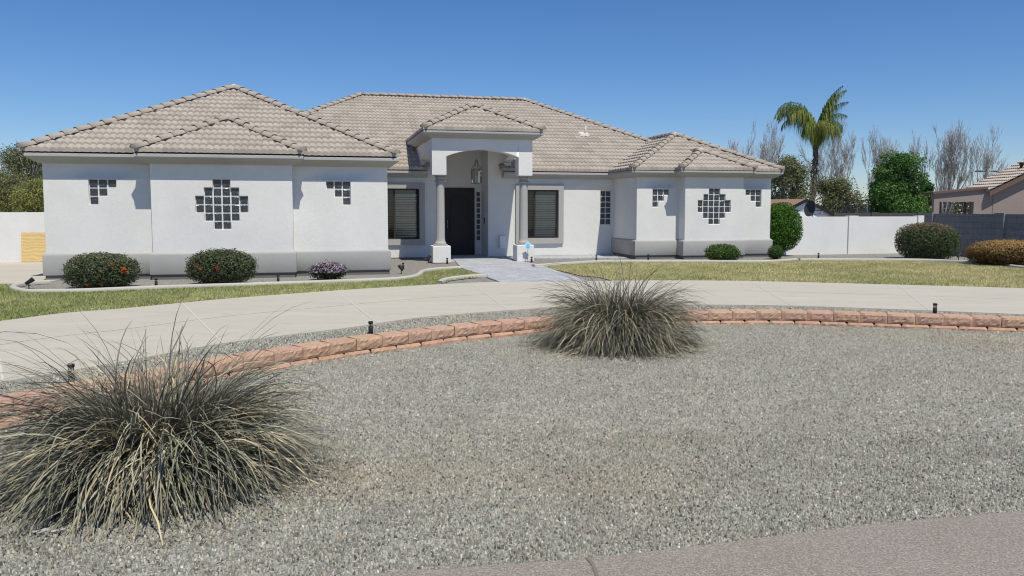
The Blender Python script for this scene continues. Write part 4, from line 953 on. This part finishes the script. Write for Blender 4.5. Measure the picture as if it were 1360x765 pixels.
MQ = [(.16, .18, .085), (.21, .225, .11), (.26, .265, .145), (.13, .145, .075)]
YG = [(.30, .31, .085), (.36, .355, .11), (.24, .255, .085), (.20, .20, .10)]
leafy_tree('green_tree', 1191, 201, 52, 34, 'dense bright green tree behind the white wall', 81, DG, 40000, .15, blobs=60, low=.22)
leafy_tree('green_tree', 1226, 238, 56, 17, 'lower dark green tree between the bright green tree and the patio', 82, [sc(c_, .85) for c_ in DG], 16000, .15, blobs=18, low=.1)
leafy_tree('mesquite_tree', 1046, 206, 44, 34, 'feathery olive tree behind the shed left of the palm trunk', 83, MQ, 24000, .11, blobs=30, open_=.25, low=.1)
leafy_tree('mesquite_tree', 1108, 236, 46, 30, 'low feathery olive tree right of the palm trunk', 84, MQ, 22000, .11, blobs=26, open_=.25, low=.1)
leafy_tree('mesquite_tree', 1318, 236, 75, 26, 'pale olive tree beyond the neighbouring tiled roof', 85, [sc(c_, 1.2) for c_ in MQ], 7000, .15, blobs=10, open_=.15)
leafy_tree('palo_verde_tree', 2, 232, 36, 52, 'yellow green feathery tree behind the far left white wall', 86, YG, 52000, .085, blobs=44, open_=.18, low=.1)
leafy_tree('palo_verde_tree', 40, 192, 42, 36, 'taller olive tree touching the left eave of the house', 87, MQ, 32000, .10, blobs=30, open_=.15, low=.25)
leafy_tree('palo_verde_tree', 50, 236, 34, 30, 'low yellow green tree between the white wall and the wing lantern', 89, YG, 28000, .08, blobs=26, open_=.18, low=.1)
bare_tree(6, 214, 60, 'thin pale leafless tree at the far left edge of the photo', 78, 4, .5, 0, 5, .5)
# distant tree mass beyond the plots
r = np.random.default_rng(90); n = 42000; x = r.uniform(-90, 110, n); yb = r.uniform(92, 112, n); hh = 2.9+1.1*snoise(x, yb*0, .35, 2)+.6*snoise(x, yb*0, 1.3, 3)
P = np.c_[x, yb, -.6+(hh+.6)*r.uniform(0, 1, n)**.8]; v = rot_leaves(P, r.normal(0, 1, (n, 3)), .5, .6, r)
tag(big('treeline', v.reshape(-1, 3), 4, M['leaf'], None, np.repeat(np.array([.085, .095, .06])*r.uniform(.7, 1.3, (n, 1)), 4, 0)), 'far low line of dusty green trees along the horizon', 'trees', kind='stuff')
# --- palm
def palm():
    Y = 45; c = far(1077, 278, Y); root = empty('palm_tree', (c[0], Y, -.3), 'tall windblown palm tree with shaggy trunk behind the shed', 'palm tree'); r = np.random.default_rng(91)
    zt = far(1080, 186, Y)[2]+.3; k = 30; zz = np.linspace(0, zt, k); t = MB()
    pts = np.c_[.16*np.sin(zz*.35)-.05+zz*.012, 0*zz, zz]; t.tube(pts, [.115+.018*math.sin(i*2.1)-.0012*i for i in range(k)], 10); t.build('trunk', M['bark'], root)
    topx = pts[-1]; bt = MB(); v = []
    P = []; D = []
    for q in range(420):                        # old leaf bases and fibre on the trunk
        z = r.uniform(zt*.30, zt*.95); a = r.uniform(0, 6.28); rr = .12+(.12 if (z < zt*.78 and math.cos(a) < 0) else 0)*r.uniform(0, 1)
        P.append((np.interp(z, pts[:, 2], pts[:, 0])+rr*math.cos(a), rr*math.sin(a), z)); D.append((math.cos(a), math.sin(a), -.3))
    P, D = np.array(P), np.array(D); vv = rot_leaves(P, D+r.normal(0, .5, D.shape), .34, .28, r, 2.0); big('leaf_bases', vv.reshape(-1, 3), 4, M['leaf'], root, np.repeat(np.array([.27, .22, .175])*r.uniform(.5, 1.4, (len(P), 1)), 4, 0))
    specs = [(180, 84, 4.1, 150), (174, 80, 3.9, 150), (190, 82, 4.0, 160), (186, 76, 3.6, 150), (200, 80, 3.5, 170), (165, 84, 3.8, 160), (178, 70, 3.0, 150), (196, 86, 3.7, 175),
             (2, 82, 3.7, 48), (8, 79, 3.6, 52), (-8, 81, 3.5, 56), (3, 76, 3.2, 70), (350, 85, 3.1, 46), (12, 74, 2.8, 100), (30, 78, 2.6, 150), (-40, 76, 2.4, 165), (230, 74, 2.3, 170), (270, 76, 2.4, 175), (300, 74, 2.2, 170), (90, 77, 2.2, 160), (345, 66, 1.9, 150), (215, 64, 1.9, 150)]
    for az, el, L, dr in specs:
        a = math.radians(az+r.normal(0, 4)); L = L*.95; n = 26; pos = [topx+np.array([0, 0, -.15])]; st = L/n
        for i in range(n):
            e = math.radians(el)-math.radians(dr)*((i+.5)/n)**2.0; pos.append(pos[-1]+np.array([math.cos(e)*math.cos(a), math.cos(e)*math.sin(a), math.sin(e)])*st)
        pos = np.array(pos); fr = MB(); cb = np.array([(.17, .23, .06), (.28, .30, .08), (.13, .185, .06)][r.integers(0, 3)])
        fr.tube(pos, np.linspace(.03, .006, n+1), 4, cb*1.3)
        tg = np.gradient(pos, axis=0); tg /= np.linalg.norm(tg, axis=1)[:, None]; side = np.array([-math.sin(a), math.cos(a), 0])
        for i in range(2, n+1):
            for s_ in (-1, 1):
                for rep in range(4):
                    Ll = 1.05*math.sin(math.pi*min(1, (i/n)*.86+.12))*r.uniform(.5, 1.2)+.08; d0 = side*s_*r.uniform(.1, .8)+tg[i]*r.uniform(.2, .7)+np.array([0, 0, r.uniform(-.5, .2)]); d0 /= np.linalg.norm(d0)
                    p0 = pos[i]+tg[i]*st*(rep+r.uniform(-.5, .5))/4; p1 = p0+d0*Ll*.25; p2 = p1+(d0*.3+np.array([0, 0, -.9]))*Ll*.35; p3 = p2+np.array([d0[0]*.08, d0[1]*.08, -1])*Ll*.5
                    wv_ = np.cross(d0, [0, 0, 1.]); wv_ = wv_/(np.linalg.norm(wv_)+1e-9)*.012
                    fr.add([p0-wv_, p0+wv_, p1-wv_, p1+wv_, p2-wv_*.8, p2+wv_*.8, p3], [(0, 1, 3, 2), (2, 3, 5, 4), (4, 5, 6)], cb*r.uniform(.7, 1.4))
        fr.build('frond', M['leaf'], root)
palm()
# ------------------------------------------------------------------ things beyond the walls
def shed():
    Y = 36; c = far(1067, 283, Y); a = math.radians(-24); root = empty('garden_shed', (c[0], Y, 0), 'white garden shed with brown shingle gable roof behind the white wall', 'shed', None, -a)
    hwid = 1.5; ze, zp = 1.48, 2.08; L = 3.4
    b = MB(); b.prism([(-hwid, -.05), (hwid, -.05), (hwid, ze), (0, zp-.03), (-hwid, ze)], lambda x, z, d: (x, d, z), 0, L); b.build('wall', M['whitepaint'], root)
    for s_ in (-1, 1):
        r_ = MB(); o_ = .12; k = (zp-ze)/hwid
        r_.prism([(0, zp), (s_*(hwid+.15), ze-.15*k), (s_*(hwid+.15), ze-.15*k+.05), (0, zp+.05)], lambda x, z, d: (x, d, z), -.15, L+.15); r_.build('roof', M['shingle'], root)
        t_ = MB(); t_.prism([(0, zp-.09), (s_*(hwid+.16), ze-.15*k-.09), (s_*(hwid+.16), ze-.15*k+.055), (0, zp+.055)], lambda x, z, d: (x, d, z), -.185, -.152); t_.build('barge_board', M['black'], root)
    t_ = MB(); t_.box((-hwid*.75, -.012, ze+.1), (hwid*.75, -.001, ze+.14)); t_.build('gable_trim', M['soffit'], root)
shed()
c = far(1034, 284, 58); root = empty('white_outbuilding', (c[0], 58, -.2), 'small white gabled building peeking above the shed roof', 'building')
b = MB(); b.prism([(-1.2, 0), (1.2, 0), (1.2, 2.25), (0, 2.95), (-1.2, 2.25)], lambda x, z, d: (x, d, z), 0, 5); b.build('wall', M['whitepaint'], root)
for s_ in (-1, 1):
    b = MB(); b.prism([(0, 2.96), (s_*1.4, 2.14), (s_*1.4, 2.22), (0, 3.04)], lambda x, z, d: (x, d, z), -.12, 5.1); b.build('roof', M['flash'], root)
b = MB(); b.prism([(-.3, 2.28), (.3, 2.28), (.3, 2.5), (0, 2.68), (-.3, 2.5)], lambda x, z, d: (x, d, z), -.02, -.004); b.build('gable_vent', M['soffit'], root)
def dish():
    Y = 31; c = far(1077, 276.5, Y); root = empty('satellite_dish', (c[0], Y, 0), 'dark satellite dish on a pole in front of the white shed gable', 'satellite dish')
    b = MB(); b.tube([(.1, .1, -.1), (.1, .1, 1.55)], .025, 8); b.build('pole', M['metal'], root)
    b = MB(); S = 24
    b.lathe([(.004, .012), (.1, .02), (.2, .042), (.27, .067), (.302, .087), (.302, .075), (.27, .055), (.2, .03), (.1, .008), (.004, 0)], 0, 0, S, None, False)
    d_ = b.build('reflector', M['dishgrey'], root, True, (.03, .03, 1.68)); d_.rotation_euler = (math.radians(80), 0, math.radians(-66)); d_.scale = (.95, 1.05, 1)
    b = MB(); b.tube([(.05, .05, 1.42), (.30, -.25, 1.52)], .012, 6); b.box((.27, -.3, 1.48), (.35, -.22, 1.58)); b.build('feed_arm', M['metal'], root)
dish()
def fence_run(px0, px1, Y, ztop, mat, label, name='boundary_wall', posts=()):
    a, b_ = far(px0, 284, Y), far(px1, 284, Y); return block_wall(a[:2], b_[:2], ztop, mat, label, [((px-px0)/(px1-px0))*(b_[0]-a[0]) for px in posts], -.3)
M['darkwall'] = plain('dark_block_wall', (.085, .08, .078), .9, .2, 0, .15)
fence_run(1090, 1262, 43, 1.47, M['darkwall'], 'dark far block wall seen just above the white wall', posts=(1161, 1222))
def trampoline():
    Y = 45; a, b_ = far(1096, 278, Y), far(1162, 278, Y); wd = b_[0]-a[0]; root = empty('trampoline_net', (a[0]+wd/2, Y+1.4, 0), 'round trampoline with black safety net and pale posts behind the far wall', 'trampoline')
    R = wd/2; n = 28; v = []; f = []
    for z in (.9, 1.88):
        for k in range(n): an = 2*math.pi*k/n; v.append((R*math.cos(an), R*math.sin(an), z))
    f = [(k, (k+1) % n, n+(k+1) % n, n+k) for k in range(n)]; MB().add(v, f).build('net', M['shade'], root)
    for k in range(8):
        an = 2*math.pi*(k+.35)/8; q = MB(); q.tube([(R*1.03*math.cos(an), R*1.03*math.sin(an), 0), (R*1.03*math.cos(an), R*1.03*math.sin(an), 1.95)], .035, 6); q.build('post', M['metal'], root)
    q = MB(); q.lathe([(R*1.04, .8), (R*1.06, .84), (R*1.04, .88), (.01, .87)], 0, 0, 28); q.build('mat', M['black'], root)
trampoline()
# neighbouring house at the right
def neighbour():
    Y = 37; X0 = far(1240, 278, Y)[0]; X1 = far(1318, 278, Y)[0]; root = empty('neighbour_house', (X0, Y, 0), 'brown stucco neighbouring house with tan tiled gable and flat patio roof', 'house')
    wx = X1-X0; xr = wx+5.2; pk = 2.55+5.2*.5
    ox0 = far(1247.5, 278, Y)[0]-X0; ox1 = far(1293, 278, Y)[0]-X0; oz = far(1270, 268, Y)[2]
    b = MB(); L_ = wx+10.4
    b.prism([(0, -.1), (ox0, -.1), (ox0, 2.39), (0, 2.35)], lambda x, z, d: (x, d, z), 0, .2); b.prism([(ox0, oz), (ox1, oz), (ox1, 2.53), (ox0, 2.39)], lambda x, z, d: (x, d, z), 0, .2); b.prism([(ox1, -.1), (wx, -.1), (wx, 2.60), (ox1, 2.53)], lambda x, z, d: (x, d, z), 0, .2); b.box((ox0, 0, -.1), (ox1, .2, .95))
    b.prism([(wx, -.1), (L_, -.1), (L_, 2.55), (xr, pk), (wx, 2.55)], lambda x, z, d: (x, d, z), -.02, 1.9)
    b.build('wall', M['mauve'], root)
    b = MB(); q = far(1236, 258.5, Y); b.prism([(-.12, 2.355), (wx-.30, 2.60), (wx-.30, 2.70), (-.12, 2.45)], lambda x, z, d: (x, d, z), -.12, .9); b.build('patio_roof', M['brownpaint'], root)
    for q0 in (ox0+.30, ox1-.10):
        b = MB(); b.box((q0, .55, -.1), (q0+.08, .63, 2.42)); b.build('patio_post', M['brownpaint'], root)
    roof = MB(); e0 = wx-.35; hw_ = xr-e0
    roof_plane(roof, (e0, 2.1), (0, -1), (1, 0), 2.55-.05, hw_, lambda r, k: [(0, 2.45)], .5); roof_plane(roof, (2*xr-e0, -.35), (0, 1), (-1, 0), 2.5, hw_, lambda r, k: [(0, 2.45)], .5)
    ro = roof.build('roof', M['tile2'], root, True); e = ro.modifiers.new('split', 'EDGE_SPLIT'); e.split_angle = math.radians(50)
    b = MB(); zl = 2.5
    for s_ in (-1, 1):
        b.prism([(xr, zl+hw_*.5-.28), (xr+s_*hw_, zl-.24), (xr+s_*hw_, zl-.03), (xr, zl+hw_*.5-.03)], lambda x, z, d: (x, d, z), -.33, -.29)
    b.build('barge_board', M['brownpaint'], ro)
    b = MB(); b.lathe([(.07, 0), (.07, .45), (.10, .47), (.10, .55), (.06, .58)], 0, 0, 10); b.build('vent_pipe', M['black'], ro, True, (far(1357, 215, Y+.8)[0]-X0, .8, far(1357, 222, Y+.8)[2]-.35))
neighbour()
def street_lamp():
    Y = 78; c = far(1308, 278, Y); z = far(1308, 227, Y)[2]; root = empty('street_lamp', (c[0], Y, -.3), 'dark double headed lamp post beyond the neighbouring roof', 'street lamp')
    b = MB(); b.tube([(0, 0, 0), (0, 0, z)], .06, 6); b.tube([(-.6, 0, z+.25), (.6, 0, z+.25)], .04, 5); b.build('pole', M['black'], root)
    for s_ in (-1, 1): b = MB(); b.box((s_*.75-.3, -.15, z+.2), (s_*.75+.3, .15, z+.33)); b.build('lamp_head', M['black'], root)
street_lamp()
# ------------------------------------------------------------------ small garden fittings
def make_path_light(loc, label, h=.175, r_=.031):
    root = empty('path_light', loc, label, 'path light', 'black bollard path lights')
    b = MB(); b.lathe([(r_, -.03), (r_, h*.55), (r_*.9, h*.56)], 0, 0, 14); b.build('body', M['black'], root, True)
    b = MB(); b.lathe([(r_*.85, h*.56), (r_*.85, h*.82)], 0, 0, 14); b.build('lens', M['lens'], root, True)
    b = MB(); b.lathe([(r_*.25, h*.56), (r_*.25, h*.82)], 0, 0, 8); b.build('lamp', M['metal'], root, True)
    b = MB(); b.lathe([(r_*1.08, h*.82), (r_*1.1, h*.93), (r_*.9, h*.99), (.004, h)], 0, 0, 14); b.build('cap', M['black'], root, True)
    return root
def copy_tree(o, loc, label, rz=0):
    c_ = o.copy(); COL.objects.link(c_); c_.location = tuple(loc); c_.rotation_euler = (0, 0, rz); c_['label'] = label
    for ch in [q for q in bpy.data.objects if q.parent == o]:
        d_ = ch.copy(); COL.objects.link(d_); d_.parent = c_
    return c_
pl = make_path_light(at(95, 506.5, -.02), 'black path light behind the biggest grass clump on the gravel strip')
copy_tree(pl, at(492.5, 443.5, -.02), 'black path light on the gravel strip left of the farther grass clump')
copy_tree(pl, at(1241.5, 417, -.02), 'black path light on the gravel strip at the right side')
copy_tree(pl, at(594, 350, -.02), 'black path light before the left porch pedestal')
copy_tree(pl, at(706, 348.2, -.02), 'black path light beside the blue yard sign')
copy_tree(pl, at(792, 346, -.02), 'black path light on the gravel left of the right wing')
copy_tree(pl, at(861, 344.6, -.02), 'black path light at the left corner of the right wing')
copy_tree(pl, at(1087, 342.6, -.02), 'black path light at the foot of the white wall')
copy_tree(pl, at(535.5, 357, -.02), 'black path light on the gravel just right of the left wing')
copy_tree(pl, at(207.5, 380, -.02), 'black path light between the two flowering shrubs')
copy_tree(pl, at(369.5, 375, -.02), 'black path light right of the shrub under the left diamond window')
copy_tree(pl, at(759.5, 338.6, 0), 'black path light against the wall right of the sunlit window')
def make_spot(loc, label, rz):
    root = empty('garden_spotlight', loc, label, 'spotlight', 'black garden spotlights', rz)
    b = MB(); b.tube([(0, 0, -.05), (0, 0, .1)], .012, 6); b.build('stake', M['black'], root)
    b = MB(); b.tube([(-.06, 0, .10), (.02, 0, .15), (.09, 0, .2)], [.032, .042, .05], 12); b.build('lamp_head', M['black'], root)
    return root
sp = make_spot(at(38.5, 383, -.02), 'tilted black spotlight at the left end of the edging', .4)
copy_tree(sp, at(533, 363.5, -.02), 'tilted black spotlight near the right corner of the left wing', 2.2)
copy_tree(sp, at(569, 349, -.02), 'black spotlight against the left porch pedestal', 1.2)
copy_tree(sp, at(1273, 345, -.02), 'black spotlight right of the brown topped dome shrub', .6)
# blue yard sign
p = at(701, 348.2, -.02); sg = empty('yard_sign', p, 'small light blue house shaped yard sign on a thin stake before the right pedestal', 'sign', None, TH*.5)
b = MB(); b.tube([(0, 0, -.05), (0, 0, .42)], .009, 6); b.build('stake', M['metal'], sg)
oc = [(-.085, .43), (.085, .43), (.085, .55), (.115, .56), (0, .66), (-.115, .56), (-.085, .55)]
b = MB(); b.prism(oc, lambda x, z, d: (x, d, z), -.022, -.010); b.build('panel', M['pale'], sg)
ic = [(-.055, .45), (.055, .45), (.055, .545), (0, .615), (-.055, .545)]
b = MB(); b.prism(ic, lambda x, z, d: (x, d, z), -.027, -.0225); b.prism([(-.03, .46), (.03, .46), (.03, .54), (0, .57), (-.03, .54)], lambda x, z, d: (x, d, z), -.031, -.0275); b.build('emblem', M['blue'], sg)
# a dry twig on the gravel
p = at(66, 702, -.1); o = empty('twig', (p[0], p[1], zg(p[0], p[1])+.02), 'short pale dry twig lying on gravel before the biggest grass clump', 'twig')
b = MB(); b.tube([(-.09, 0, 0), (-.03, .01, .012), (.02, -.005, .006), (.08, .012, .014)], [.006, .008, .008, .005], 6); b.tube([(-.02, .005, .01), (-.05, -.04, .008)], [.006, .003], 5); b.build('stick', M['curb'], o)
# ------------------------------------------------------------------ light, sky and camera
AZ, EL = math.radians(25.5), math.radians(61.5)
sd = Vector((math.sin(AZ)*math.cos(EL), -math.cos(AZ)*math.cos(EL), math.sin(EL)))
L = bpy.data.lights.new('sun', 'SUN'); L.energy = 4.7; L.angle = math.radians(.53); L.color = (1, .955, .83)
lo = bpy.data.objects.new('sun', L); COL.objects.link(lo); lo.rotation_euler = (-sd).to_track_quat('-Z', 'Y').to_euler(); lo.location = (10, -10, 30)
wd_ = bpy.data.worlds.new('World'); scene.world = wd_; wd_.use_nodes = True; nt = wd_.node_tree
sk = nt.nodes.new('ShaderNodeTexSky'); sk.sky_type = 'NISHITA'; sk.sun_disc = False; sk.sun_elevation = EL; sk.sun_rotation = math.pi-AZ; sk.air_density = 1.0; sk.dust_density = .1; sk.ozone_density = 5.0; sk.altitude = 350
bg = nt.nodes['Background']; bg.inputs[1].default_value = .10; hs = nt.nodes.new('ShaderNodeHueSaturation'); hs.inputs['Saturation'].default_value = 1.18; nt.links.new(sk.outputs[0], hs.inputs['Color']); nt.links.new(mixc(nt, 1.0, hs.outputs[0], (.87, .92, 1.07), 'MULTIPLY'), bg.inputs[0])
cam = bpy.data.cameras.new('camera'); cam.sensor_width = 36; cam.lens = F/1360*36; cam.shift_y = (CY-382.5)/1360; cam.clip_end = 2000; cam.clip_start = .05
co = bpy.data.objects.new('camera', cam); COL.objects.link(co); co.location = (0, 0, H); co.rotation_euler = (math.pi/2-PIT, 0, 0); scene.camera = co
scene.cycles.filter_width = 1.1
vs = scene.view_settings; vs.view_transform = 'Standard'; vs.look = 'None'; vs.gamma = 1; vs.exposure = -.04; vs.use_curve_mapping = False
